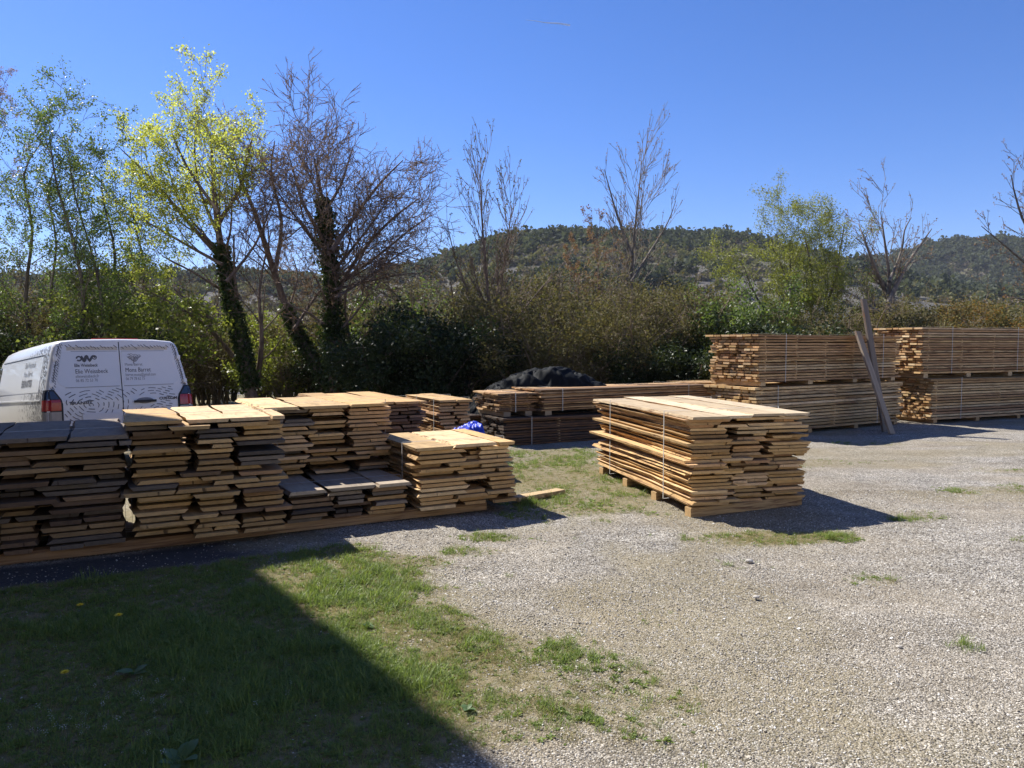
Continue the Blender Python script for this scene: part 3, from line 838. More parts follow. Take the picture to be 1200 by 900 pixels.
def build_centre():
    g = 'dark board packs below the hedge'
    v = Vector((0.90, 0.44, 0)).normalized(); u = Vector((-v.y, v.x, 0))
    kw = dict(wr=(0.16, 0.26), endj=0.05, sidej=0.012, group=g, splay=0.004, gapf=0.22)
    O = on_ground(592, 523)
    stack('lumber_pack', 'low shade-darkened board pack on the grass behind the blue tarpaulin', O, u, v, 1.1, 3.9, 0.0, 0.50, 0.045, NEAR_BLACK, boards=BOARDS_DARK, straps=(0.13, 0.6), strap_mat=M_STRAP_DULL, **kw)
    stack('lumber_pack', 'small dark pack end left of the low shade-darkened pack', O - v * 0.12 + u * 1.25, u, v, 0.9, 2.2, 0.0, 0.46, 0.045, NEAR_BLACK, boards=BOARDS_DARK, straps=(0.2,), strap_mat=M_STRAP_DULL, **kw)
    w2 = Vector((0.87, 0.49, 0)).normalized(); u2 = Vector((-w2.y, w2.x, 0))
    stack('lumber_pack', 'long reddish brown strapped pack on cross timbers, right of the short one', O + v * 0.78 + u * 0.05, u2, w2, 1.0, 4.0, 0.505, 0.985, 0.040, RED + DARK, boards=BOARDS, bearers=(0.03, 0.33, 0.66, 0.96), bsize=(0.14, 0.08), bcol=(0.34, 0.26, 0.17), straps=(0.10, 0.86), **kw)
    stack('lumber_pack', 'short reddish brown strapped pack on cross timbers below the dark tarpaulin', O - v * 0.03 + u * 0.15, u2, w2, 1.0, 0.74, 0.505, 0.93, 0.040, RED + DARK, boards=BOARDS, bearers=(0.2, 0.8), bsize=(0.14, 0.08), bcol=(0.34, 0.26, 0.17), straps=(0.4,), **kw)
    stack('lumber_pack', 'pack of stubby board ends between the centre packs and the tall ones', Vector((3.95, 16.3, 0)), u, v, 1.0, 1.4, 0.0, 0.98, 0.05, TAN + RED, boards=BOARDS_SQ, bearers=(0.1, 0.9), **kw)
build_centre()

# ------------------------------------------------------------------ crumpled tarpaulins
def tarp(name, cx, cy, rx, ry, h, rot, mat, label, seed, nx=70, ny=44, bumps=(), z0=0.0):
    xs = np.linspace(-1.0, 1.0, nx); ys = np.linspace(-1, 1, ny)
    X, Y = np.meshgrid(xs, ys)
    ang = np.sqrt(np.abs(X) ** 3.2 + np.abs(Y) ** 3.2)
    prof = np.clip(1 - ang ** 4.5, 0, 1) ** 0.5
    top = np.interp(X, [b[0] for b in bumps], [b[1] for b in bumps])
    wx = X + 0.25 * (fbm(X * 2, Y * 2, seed + 31, 2) - 0.5); wy = Y + 0.5 * (fbm(X * 2 + 7, Y * 2, seed + 32, 2) - 0.5)
    rid = 1 - np.abs(fbm(wx * 5.5 + wy * 1.2, wy * 1.1, seed, 2) - 0.5) * 4
    rid2 = 1 - np.abs(fbm(wx * 13 - wy * 3.0, wy * 2.2 + wx, seed + 9, 2) - 0.5) * 4
    rid3 = 1 - np.abs(fbm(wx * 22 + wy * 6, wy * 7 - wx * 4, seed + 21, 2) - 0.5) * 4
    Z = prof * (top * h) * (0.92 + 0.12 * rid + 0.035 * rid2 + 0.004 * rid3)
    fold = (fbm(X * 9, Y * 9, seed + 3, 2) - 0.5) * 0.16
    x = X * rx * (1 + fold * 0.6); y = Y * ry * (1 + fold)
    c, s = math.cos(rot), math.sin(rot)
    P = np.stack([(x * c - y * s).ravel(), (x * s + y * c).ravel(), Z.ravel() + z0], 1)
    P[:, 2] = np.maximum(P[:, 2], 0.0)
    o = link(name, mk_np(name, P, grid_faces(nx, ny), mat, True))
    o.location = (cx, cy, 0)
    return tag(o, label, 'tarpaulin')

tarp('tarpaulin', 0.62, 15.55, 1.72, 0.85, 1.32, 0.10, plain('dark_tarp', (0.0055, 0.0075, 0.010), 0.7, 0.3, 5, spec=0.12), 'crumpled dark blue-black tarpaulin heaped over timber below the hedge', 5, 150, 80,
     bumps=((-1, 0.42), (-0.85, 0.55), (-0.7, 0.66), (-0.3, 0.86), (0.05, 0.97), (0.3, 0.94), (0.5, 0.84), (0.85, 0.74), (1, 0.6)))
tarp('blue_tarpaulin', -0.66, 10.5, 0.36, 0.28, 0.72, 0.3, plain('blue_tarp', (0.015, 0.045, 0.50), 0.45, 0.2, 8, spec=0.4), 'bright blue crumpled tarpaulin behind the waist-high stack', 15, 60, 50,
     bumps=((-1, 0.7), (-0.4, 0.85), (0.2, 0.95), (0.6, 1.0), (1, 0.7)))

# ------------------------------------------------------------------ the van
def build_van():
    a = math.radians(-44.0)
    f = Vector((math.sin(a), math.cos(a), 0)); l = Vector((-math.cos(a), math.sin(a), 0))
    rl, rr = Vector((-6.29, 10.36, 0)), Vector((-4.87, 11.71, 0))
    O = (rl + rr) / 2
    root = empty('van', O)
    tag(root, 'white panel van with dashed grain wrap parked behind the left stacks', 'van')
    B = Matrix((f, l, Vector((0, 0, 1)))).transposed().to_4x4() @ Matrix.Rotation(math.radians(4.0), 4, 'Y')       # local x forward, y left, z up
    W, H = 1.0, 1.905
    m_body = plain('van_white', (0.82, 0.82, 0.83), 0.28, 0.03, 3, spec=0.5, coat=0.4)
    m_panel = plain('van_panel_white', (0.80, 0.81, 0.83), 0.22, 0.02, 3, spec=0.5, coat=0.4)
    m_dash = plain('van_print', (0.11, 0.11, 0.12), 0.5)
    m_grey = plain('van_print_grey', (0.26, 0.26, 0.28), 0.5)
    m_black = plain('van_black_plastic', (0.018, 0.018, 0.02), 0.45)
    m_red = plain('van_red_lens', (0.42, 0.015, 0.012), 0.12, 0.1, spec=0.6)
    m_clear = plain('van_clear_lens', (0.35, 0.33, 0.31), 0.15, 0.1, spec=0.6)
    m_navy = plain('van_smoked_lens', (0.03, 0.04, 0.07), 0.12, spec=0.6)
    m_glass = plain('van_glass', (0.02, 0.024, 0.028), 0.05, 0.02, spec=0.7)
    m_tyre = plain('van_tyre', (0.02, 0.02, 0.02), 0.85)
    m_rim = plain('van_rim', (0.45, 0.45, 0.46), 0.35, metallic=0.7)
    m_beige = plain('van_print_beige', (0.66, 0.60, 0.50), 0.5)

    PROF = [(0.30, 0.80), (0.36, 0.93), (0.55, 0.985), (0.75, 1.0), (0.92, 1.0), (1.05, 0.99), (1.18, 0.968), (1.30, 0.945), (1.45, 0.915), (1.60, 0.882), (1.70, 0.862), (1.78, 0.842), (1.83, 0.815), (1.868, 0.755), (1.892, 0.50), (1.90, 0.0)]
    pz = [p[0] for p in PROF]; pw = [p[1] for p in PROF]
    def half(z): return float(np.interp(z, pz, pw)) * W
    def lean(z): return max(0.0, z - 1.0) * 0.10
    # stations from the rear: x, width factor, roof height, how much of the rear lean is left
    ST = [(0.0, 0.965, 1.868, 1.0), (0.018, 0.982, 1.886, 1.0), (0.05, 0.994, 1.896, 0.95), (0.10, 1.0, 1.90, 0.85), (0.30, 1.0, 1.905, 0.5), (0.8, 1.0, 1.91, 0), (1.6, 1.0, 1.91, 0), (2.4, 1.0, 1.905, 0), (3.0, 1.0, 1.885, 0),
          (3.35, 0.995, 1.80, 0), (3.75, 0.985, 1.52, 0), (4.15, 0.97, 1.24, 0), (4.55, 0.94, 1.12, 0), (4.85, 0.86, 0.98, 0), (4.97, 0.72, 0.80, 0)]
    V, F = [], []; n = len(PROF); ring = 2 * n - 1
    for (x, wf, h, ln) in ST:
        left = []
        for (z, w) in PROF:
            zz = 0.30 + (z - 0.30) * (h - 0.30) / 1.60
            left.append((x + lean(zz) * ln, w * W * wf, zz))
        V += left + [(p[0], -p[1], p[2]) for p in reversed(left[:-1])]
    for s in range(len(ST) - 1):
        for i in range(ring - 1):
            p, q = s * ring + i, (s + 1) * ring + i
            F.append((p, p + 1, q + 1, q))
    for i in range(n - 1):
        F.append((i, ring - 1 - i, ring - 2 - i, i + 1) if i < n - 2 else (i, ring - 1 - i, i + 1))
        e = (len(ST) - 1) * ring
        F.append((e + i + 1, e + ring - 2 - i, e + ring - 1 - i, e + i) if i < n - 2 else (e + i + 1, e + ring - 1 - i, e + i))
    def out(name, V, F, mat, parent=root, smooth=False, thing=False):
        o = link(name, mk(name, [B @ Vector(v) for v in V], F, mat, None, smooth), parent); return o
    body = out('body', V, F, m_body, smooth=True)
    for p in body.data.polygons:
        if all(v % 1 == 0 and v < ring for v in p.vertices): p.use_smooth = False
    # surfaces: rear(y, z) and side(x, z)
    def rear(y, z, e=0.004): return Vector((lean(z) - e, y, z))
    def side(x, z, e=0.004): return Vector((x, half(z) * (1.0 if x > 0.1 else 0.99) + e, z))
    def patch(name, poly_fn, nu, nv, mat, th=0.004, parent=root):
        """a thin slab over a surface: poly_fn(i/nu, j/nv, lift) -> local point"""
        V = [poly_fn(i / nu, j / nv, th) for j in range(nv + 1) for i in range(nu + 1)]
        F = [(j * (nu + 1) + i, j * (nu + 1) + i + 1, (j + 1) * (nu + 1) + i + 1, (j + 1) * (nu + 1) + i) for j in range(nv) for i in range(nu)]
        b = len(V); V += [poly_fn(i / nu, j / nv, -0.006) for j in range(nv + 1) for i in range(nu + 1)]
        edge = [i for i in range(nu + 1)] + [j * (nu + 1) + nu for j in range(1, nv + 1)] + [nv * (nu + 1) + i for i in range(nu - 1, -1, -1)] + [j * (nu + 1) for j in range(nv - 1, 0, -1)]
        F += [(edge[k], edge[(k + 1) % len(edge)], b + edge[(k + 1) % len(edge)], b + edge[k]) for k in range(len(edge))]
        return out(name, V, F, mat, parent)
    # rear doors: the gap between, two covered windows, upper beige band
    ZB, ZT = 1.215, 1.715
    doors = []
    for sgn in (1, -1):
        def win(u, v, e, sgn=sgn):
            z = ZB + (ZT - ZB) * v
            yo = half(z) * 0.965 - 0.085
            cut = max(0.0, 1 - v / 0.22) ** 2 * 0.12
            return rear(sgn * (0.028 + (yo - cut - 0.028) * u), z, e)
        doors.append(patch('rear_window', win, 8, 10, m_panel, 0.005))
        def band(u, v, e, sgn=sgn): return rear(sgn * (0.02 + u * 0.66), 1.732 + 0.05 * v, e)
        patch('beige_band', band, 6, 2, m_beige, 0.003)
    MB_ = [rear(0.006, 0.45, 0.003), rear(-0.006, 0.45, 0.003), rear(-0.006, 1.0, 0.003), rear(0.006, 1.0, 0.003), rear(-0.006, 1.85, 0.003), rear(0.006, 1.85, 0.003)]
    out('door_gap', MB_, [(0, 1, 2, 3), (3, 2, 4, 5)], m_black)
    # seams round the doors, hinges
    for sgn in (1, -1):
        Z = np.linspace(0.55, 1.80, 14); V = []
        for z in Z:
            yy = half(z) * 0.925
            V += [rear(sgn * (yy - 0.004), z, 0.003), rear(sgn * (yy + 0.004), z, 0.003)]
        F = [(2 * i, 2 * i + 1, 2 * i + 3, 2 * i + 2) for i in range(len(Z) - 1)]
        out('door_seam', V, F, m_black)
        for z in (0.72, 1.26, 1.62):
            hb = MB().box((lean(z) - 0.008, sgn * half(z) * 0.945, z), (0.03, 0.05, 0.055)); out('hinge', hb.V, hb.F, m_body)
        for (za, zb_) in ((ZB - 0.008, ZB), (ZT, ZT + 0.006)):
            yo = half(za) * 0.965 - 0.20
            out('window_seam', [rear(sgn * 0.03, za, 0.0035), rear(sgn * yo, za, 0.0035), rear(sgn * yo, zb_, 0.0035), rear(sgn * 0.03, zb_, 0.0035)], [(0, 1, 2, 3)], m_grey)
    # handle with its recess
    hb = MB().box((0, 0, 0), (0.05, 0.30, 0.035)); V = [Vector(v) + Vector((-0.02, -0.30, 0.975)) for v in hb.V]
    hd = out('door_handle', V, hb.F, m_black)
    rc = [rear(-0.30 + 0.12 * math.cos(t) , 0.985 + 0.045 * math.sin(t), 0.003) for t in np.linspace(0, 2 * math.pi, 20, endpoint=False)]
    out('handle_recess', rc, [tuple(range(20))], m_grey)
    # tail lamps wrapping the corners
    for sgn in (1, -1):
        lamp = None
        for (nm, z0, z1, mat, lift, y0) in [('lamp_housing', 0.66, 1.19, m_black, 0.012, 0.775), ('smoked_lens', 1.06, 1.17, m_navy, 0.020, 0.80), ('red_lens', 0.90, 1.05, m_red, 0.022, 0.80), ('clear_lens', 0.69, 0.885, m_clear, 0.020, 0.80)]:
            def lens(u, v, e, z0=z0, z1=z1, lift=lift, y0=y0, sgn=sgn, nm=nm):
                z = z0 + (z1 - z0) * v
                tip = max(0.0, (z - 1.03) / 0.16) * 0.10
                ya = y0 + tip; yb = half(z) * 0.985
                if u <= 0.6:
                    y = ya + (yb - ya) * (u / 0.6); p = rear(y, z, lift if e > 0 else -0.03)
                    if u > 0.45: p.x += 0.02
                else:
                    q = (u - 0.6) / 0.4; k = 1.0 if nm == 'lamp_housing' else 0.75
                    p = Vector((lean(z) + 0.015 + 0.10 * q * k, half(z) * 0.985 + (lift if e > 0 else -0.03) + 0.012 * q, z))
                p.y *= sgn; return p
            if lamp is None:
                lamp = patch('tail_lamp', lens, 10, 8, mat, 0.01)
            else:
                patch(nm, lens, 10, 4, mat, 0.01, lamp)
    # brake light strip on the roof edge
    st = MB().box((0.22, 0, 1.898), (0.05, 0.62, 0.03)); out('brake_light', st.V, st.F, m_red)
    bp = MB().box((-0.03, 0, 0.42), (0.16, 1.86, 0.22)); out('bumper', bp.V, bp.F, m_black)
    plt = MB().box((-0.012, 0.28, 0.78), (0.02, 0.52, 0.11)); out('number_plate', plt.V, plt.F, m_panel)
    # side windows: covered load window, dark cab window, windscreen
    for sgn in (1, -1):
        def cov(u, v, e, sgn=sgn):
            z = 1.17 + 0.50 * v; x = 0.42 + 2.65 * u
            p = side(x + lean(z) * 0.4 * (1 - u), z, e); p.y *= sgn; return p
        patch('side_panel', cov, 6, 8, m_panel, 0.005)
        def rail(u, v, e, sgn=sgn):
            z = 1.678 + 0.016 * v; p = side(0.44 + 2.6 * u, z, e); p.y *= sgn; return p
        patch('window_seal', rail, 4, 1, m_black, 0.006)
        def cabw(u, v, e, sgn=sgn):
            z = 1.14 + 0.48 * v; x = 3.12 + (0.50 - 0.25 * v) * u; p = side(x, z, e); p.y *= sgn; return p
        patch('cab_window', cabw, 4, 6, m_glass, 0.005)
        def crease(u, v, e, sgn=sgn):
            z = 1.045 + 0.018 * v; p = side(0.25 + 3.2 * u, z, e); p.y *= sgn; return p
        patch('side_moulding', crease, 8, 1, m_panel, 0.010)
        mir = MB().box((3.45, sgn * (W + 0.11), 1.16), (0.12, 0.22, 0.30)); out('mirror', mir.V, mir.F, m_black)
    ws = [(3.42, 0.76, 1.78), (3.42, -0.76, 1.78), (4.16, -0.86, 1.27), (4.16, 0.86, 1.27)]
    out('windscreen', [Vector(p) + Vector((0.01, 0, 0.012)) for p in ws], [(0, 3, 2, 1)], m_glass)
    # wheels
    for x in (0.92, 3.95):
        for sgn in (1, -1):
            pr = [(0.20, 0.0), (0.31, 0.01), (0.335, 0.04), (0.335, 0.18), (0.31, 0.21), (0.20, 0.22)]
            V, F = [], []; k = 28
            for (r, yy) in pr:
                for j in range(k):
                    t = 2 * math.pi * j / k; V.append((x + r * math.cos(t), sgn * (W - 0.005 - yy), 0.335 + r * math.sin(t)))
            for i in range(len(pr) - 1):
                for j in range(k): F.append((i * k + j, i * k + (j + 1) % k, (i + 1) * k + (j + 1) % k, (i + 1) * k + j))
            wh = out('wheel', V, F, m_tyre, smooth=True)
            V, F = [], []
            for (r, yy) in [(0.205, 0.02), (0.15, 0.035), (0.05, 0.015), (0.001, 0.012)]:
                for j in range(k):
                    t = 2 * math.pi * j / k; rr_ = r * (1 - (0.06 if (j % 4 == 0 and 0.1 < r < 0.2) else 0)); V.append((x + rr_ * math.cos(t), sgn * (W - 0.005 - yy), 0.335 + rr_ * math.sin(t)))
            for i in range(3):
                for j in range(k): F.append((i * k + j, i * k + (j + 1) % k, (i + 1) * k + (j + 1) % k, (i + 1) * k + j))
            out('rim', V, F, m_rim, wh)
    # lettering
    dg = bpy.context.evaluated_depsgraph_get()
    def text(s, size, place, mat, parent, width=None, bold=0.0):
        cu = bpy.data.curves.new('lettering', 'FONT'); cu.body = s; cu.size = size; cu.resolution_u = 2; cu.offset = bold
        ob = bpy.data.objects.new('lettering', cu); COL.objects.link(ob)
        dg.update()
        me = bpy.data.meshes.new_from_object(ob.evaluated_get(dg)); bpy.data.objects.remove(ob)
        xs = [v.co.x for v in me.vertices]; k = (width / (max(xs) - min(xs))) if width else 1.0
        for v in me.vertices: v.co = B @ place(v.co.x * k, v.co.y)
        me.materials.clear(); me.materials.append(mat)
        return link('lettering', me, parent)
    LW, RW = doors
    def on_rear(y0, z0): return lambda u, v: rear(y0 - u, z0 + v, 0.008)
    text('Elie Weissbeck', 0.062, on_rear(0.60, 1.500), m_dash, LW, 0.30, 0.0012)
    text('Elie Weissbeck', 0.090, on_rear(0.595, 1.405), m_dash, LW, 0.42)
    text('elieweissbeck.fr', 0.062, on_rear(0.595, 1.345), m_grey, LW, 0.30)
    text('06 85 72 53 70', 0.062, on_rear(0.595, 1.285), m_grey, LW, 0.28)
    text('Mona Barret', 0.060, on_rear(-0.06, 1.500), m_grey, RW, 0.24)
    text('Mona Barret', 0.090, on_rear(-0.06, 1.410), m_dash, RW, 0.35)
    text('barret.mona@gmail.com', 0.062, on_rear(-0.06, 1.348), m_grey, RW, 0.42)
    text('06 79 78 62 15', 0.062, on_rear(-0.06, 1.290), m_grey, RW, 0.26)
    text('TRANSIT', 0.055, on_rear(0.70, 0.975), m_dash, body, 0.30, 0.002)
    text('CUSTOM', 0.055, on_rear(-0.50, 0.985), m_dash, body, 0.26, 0.002)
    def on_side(x0, z0): return lambda u, v: side(x0 - u, z0 + v, 0.010)
    text('Elie Weissbeck', 0.115, on_side(1.45, 1.545), m_dash, body, 0.62)
    text('Mona Barret', 0.115, on_side(1.45, 1.415), m_dash, body, 0.52)
    text('ÉBÉNISTES', 0.135, on_side(1.50, 1.265), m_dash, body, 0.62, 0.003)
    # emblems: flat ribbons on the doors
    def ribbon(mb, pts, w, e=0.008):
        pts = [Vector((p[0], p[1])) for p in pts]; n = len(pts); V = []
        for i, p in enumerate(pts):
            t = (pts[min(i + 1, n - 1)] - pts[max(i - 1, 0)]).normalized(); nn = Vector((-t.y, t.x))
            ww = w[i] if isinstance(w, list) else w
            for s in (1, -1):
                q = p + nn * ww / 2 * s; V.append(rear(q.x, q.y, e))
        mb.add([B @ v for v in V], [(2 * i, 2 * i + 1, 2 * i + 3, 2 * i + 2) for i in range(n - 1)])
    mb = MB(); cy, cz = 0.45, 1.615
    ribbon(mb, [(cy + 0.085 + 0.030 * math.cos(t), cz + 0.030 * math.sin(t)) for t in np.linspace(0, 5.6, 18)], 0.020)
    ribbon(mb, [(cy + 0.055 - u * 0.10, cz + 0.035 * math.cos(u * 9.0)) for u in np.linspace(0, 1, 18)], [0.018 + 0.022 * math.sin(3.1 * i / 17) for i in range(18)])
    ribbon(mb, [(cy - 0.04 - 0.085 * u, cz - 0.035 * math.cos(u * 4.4)) for u in np.linspace(0, 1, 14)], [0.034 - 0.010 * i / 13 for i in range(14)], 0.009)
    ribbon(mb, [(cy - 0.115 + 0.026 * math.cos(t), cz + 0.015 + 0.026 * math.sin(t)) for t in np.linspace(0.5, 6.0, 16)], 0.012, 0.010)
    mb.build('emblem', m_dash, LW)
    mb = MB(); cy, cz = -0.19, 1.61; rg = random.Random(2)
    for k in range(9):
        ang = k * 0.7; rx_ = 0.035 + 0.012 * (k % 3)
        ox, oz = 0.052 * math.cos(ang), 0.030 * math.sin(ang) + 0.01
        ribbon(mb, [(cy + ox + rx_ * math.cos(t) * 0.9, cz + oz + rx_ * 0.62 * math.sin(t + k)) for t in np.linspace(0, 5.4, 14)], 0.006, 0.008 + 0.0003 * k)
    ribbon(mb, [(cy + 0.01, cz - 0.075), (cy, cz - 0.03), (cy - 0.01, cz + 0.02)], 0.010, 0.0115)
    mb.build('emblem', m_grey, RW)
    # the wrap: short printed dashes that follow the rings of two wood knots
    rg = random.Random(12)
    mb = MB()
    def blocked(y, z):
        if ZB - 0.02 < z < ZT + 0.01 and abs(y) < half(z) * 0.965 - 0.075 - max(0.0, 1 - (z - ZB) / 0.11) ** 2 * 0.12: return True
        if z > 1.72 or z < 0.66 or abs(y) > half(z) * 0.955: return True
        if abs(y) > 0.76 and z < 1.2: return True
        return abs(y + 0.30) < 0.2 and 0.93 < z < 1.04
    KN = [(0.42, 0.96, 0.72), (-0.55, 0.70, 1.0), (0.95, 1.75, 1.0), (-1.0, 1.9, 1.0)]
    for ki, (ky, kz, el) in enumerate(KN):
        r = 0.025
        while r < 1.3:
            t = rg.uniform(0, 1)
            while t < 2 * math.pi + 0.5:
                dl = rg.uniform(0.05, 0.10) / r
                pts = []
                for q in (0, 0.5, 1):
                    tt = t + dl * q; rw = r * (1 + 0.10 * math.sin(2 * tt + ki) + 0.05 * math.sin(5 * tt + 2 * ki))
                    pts.append((ky + rw * math.cos(tt) / el, kz + rw * math.sin(tt) * 0.9))
                my, mz = pts[1]
                d0 = math.hypot((my - ky) * el, mz - kz)
                if not blocked(my, mz) and not blocked(*pts[0]) and not blocked(*pts[2]) and all(d0 <= math.hypot((my - q[0]) * q[2], mz - q[1]) + 0.01 for q in KN):
                    ribbon(mb, pts, 0.009 if rg.random() < 0.8 else 0.0115, 0.0045)
                t += dl + rg.uniform(0.025, 0.06) / r
            r += 0.047
    for sgn in (1, -1):                                   # slanting dashes on the pillars and along the top of the doors
        for z in np.arange(1.20, 1.82, 0.036):
            for q in (0.0, 0.030):
                y0 = half(z) * 0.965 - 0.062 + q + rg.uniform(-0.006, 0.006); d = rg.uniform(0.012, 0.020)
                ribbon(mb, [(sgn * (y0 - d * 0.6), z - d), (sgn * y0, z + rg.uniform(-0.003, 0.003)), (sgn * (y0 + d * 0.6), z + d)], 0.008, 0.0055)
        for y0 in np.arange(0.05, 0.72, 0.045):
            d = rg.uniform(0.012, 0.022); z = 1.775 + rg.uniform(-0.02, 0.025)
            ribbon(mb, [(sgn * y0 - d, z - d * 0.9), (sgn * y0, z), (sgn * y0 + d, z + d * 0.9)], 0.009, 0.0055)
    o = mb.build('grain_print', m_dash, body); o['kind'] = 'stuff'
    mb = MB()
    def sblocked(x, z):
        return z < 0.70 or z > 1.80 or x < 0.10 + lean(z) or x > 1.6 or (1.16 < z < 1.70 and x > 0.40) or (z < 1.2 and x < 0.15)
    for _ in range(1500):
        x = abs(rg.gauss(0, 0.55)) + 0.08; z = rg.uniform(0.7, 1.8)
        if sblocked(x, z): continue
        ang = 1.2 + 1.5 * mnoise.noise(Vector((x * 2.5, z * 2.5, 3.1))); ln = rg.uniform(0.02, 0.045)
        d = Vector((math.cos(ang) * ln / 2, math.sin(ang) * ln / 2)); nn = Vector((-d.y, d.x)).normalized() * 0.004
        P = [Vector((x, z)) + d * i + nn * j for (i, j) in ((-1, -1), (1, -1), (1, 1), (-1, 1))]
        mb.add([B @ side(p.x, p.y, 0.004) for p in P], [(3, 2, 1, 0)])
    o = mb.build('grain_print', m_dash, body); o['kind'] = 'stuff'
build_van()

# ------------------------------------------------------------------ trees and shrubs
class Tree:
    """grows limbs as tapered tubes; remembers twig points for leaves"""
    def __init__(self, seed):
        self.r = random.Random(seed); self.rng = np.random.default_rng(seed)
        self.V = []; self.F = []; self.nv = 0; self.tips = []; self.trunk = []
    def tube(self, pts, rads):
        n = len(pts); k = 7 if rads[0] > 0.06 else (5 if rads[0] > 0.02 else 3)
        a = None
        for i in range(n):
            t = pts[min(i + 1, n - 1)] - pts[max(i - 1, 0)]
            if t.length < 1e-6: t = Vector((0, 0, 1))
            t = t.normalized()
            a = t.orthogonal().normalized() if a is None else (a - t * a.dot(t))
            if a.length < 1e-5: a = t.orthogonal()
            a = a.normalized(); b = t.cross(a)
            for j in range(k):
                q = 6.2832 * j / k; c, s = math.cos(q) * rads[i], math.sin(q) * rads[i]
                p = pts[i]; self.V.append((p.x + a.x * c + b.x * s, p.y + a.y * c + b.y * s, p.z + a.z * c + b.z * s))
        o = self.nv
        for i in range(n - 1):
            for j in range(k):
                j2 = (j + 1) % k
                self.F.append((o + i * k + j, o + i * k + j2, o + (i + 1) * k + j2, o + (i + 1) * k + j))
        self.nv += n * k
    def limb(self, pts, r0, r1, lev, P):
        """lay a limb along pts, then grow children from it"""
        r = self.r
        if len(pts) > 2 and lev <= 1:                      # smooth hand-set limbs
            q = []
            for i in range(len(pts) - 1):
                p0 = pts[max(0, i - 1)]; p1 = pts[i]; p2 = pts[i + 1]; p3 = pts[min(len(pts) - 1, i + 2)]
                for f in (0, 0.34, 0.67):
                    q.append(0.5 * ((2 * p1) + (p2 - p0) * f + (2 * p0 - 5 * p1 + 4 * p2 - p3) * f * f + (3 * p1 - p0 - 3 * p2 + p3) * f ** 3))
            q.append(pts[-1]); pts = q
        n = len(pts)
        rads = [r0 + (r1 - r0) * (i / (n - 1)) ** 0.85 for i in range(n)]
        self.tube(pts, rads)
        if lev == 0: self.trunk += list(zip(pts, rads))
        seg = [(pts[i + 1] - pts[i]).length for i in range(n - 1)]; L = sum(seg)
        if lev >= P['levels']:
            for i in range(1, n): self.tips.append((pts[i], (pts[i] - pts[i - 1]).normalized()))
            return
        dens = P['dens'][min(lev, len(P['dens']) - 1)]
        start = P['start'][min(lev, len(P['start']) - 1)]
        m = max(2, int(L * dens * r.uniform(0.85, 1.15)))
        for c in range(m):
            f = start + (1 - start) * (c + r.random()) / m
            d = f * L; i = 0
            while i < n - 2 and d > seg[i]: d -= seg[i]; i += 1
            p = pts[i].lerp(pts[i + 1], min(1, d / max(seg[i], 1e-6)))
            t = (pts[i + 1] - pts[i]).normalized()
            ang = math.radians(r.uniform(*P['ang'])); az = r.uniform(0, 6.283)
            o = t.orthogonal().normalized(); o2 = t.cross(o)
            dr = t * math.cos(ang) + (o * math.cos(az) + o2 * math.sin(az)) * math.sin(ang)
            ln = P['len'][min(lev, len(P['len']) - 1)] * r.uniform(0.55, 1.15) * (1 - P.get('taper', 0.5) * f)
            rr = max(P['rmin'], (r0 + (r1 - r0) * f) * P.get('rk', 0.55) * r.uniform(0.7, 1.0))
            k = 4 if lev < P['levels'] - 1 else 3
            q = [p]; cur = p
            for s in range(k):
                dr = (dr + Vector((r.gauss(0, 1), r.gauss(0, 1), r.gauss(0, 1))) * P['wig'] + Vector((0, 0, P['up']))).normalized()
                cur = cur + dr * (ln / k); q.append(cur)
            self.limb(q, rr, max(P['rmin'] * 0.6, rr * 0.35), lev + 1, P)
    def leaves(self, n, size, keep=None, spread=0.06, clump=4, aspect=0.6):
        T = [t for t in self.tips if keep is None or keep(t[0])]
        if not T: return None
        pts = []
        for _ in range(n // clump):
            p, d = self.r.choice(T); p = Vector(p)
            for _ in range(clump): pts.append((p.x + self.r.gauss(0, spread), p.y + self.r.gauss(0, spread), p.z + self.r.gauss(0, spread)))
        return leaf_quads(np.array(pts), size, self.rng, aspect=aspect)
    def ivy(self, n, size, zmax, off=0.05, zmin=0):
        T = [(p, r) for (p, r) in self.trunk if zmin <= p.z <= zmax]
        pts = []
        for _ in range(n):
            i = self.r.randrange(len(T) - 1); (p, r0), (q, _x) = T[i], T[i + 1]
            if (p - q).length > 1.5: continue
            f = self.r.random(); c = p.lerp(q, f); a = self.r.uniform(0, 6.28); rr = r0 + abs(self.r.gauss(0, off)) * (0.5 + 1.1 * (1 + math.sin(c.z * 3.1 + a * 2)) * 0.5)
            pts.append((c.x + rr * math.cos(a), c.y + rr * math.sin(a), c.z + self.r.gauss(0, 0.08)))
        return leaf_quads(np.array(pts), size, self.rng, aspect=0.9)
    def wood_mesh(self, name, mat, origin=Vector()):
        V = np.array(self.V, dtype=np.float32) - np.array(origin, dtype=np.float32)
        F = np.array(self.F, dtype=np.int32)
        return mk_np(name, V, F, mat, True)

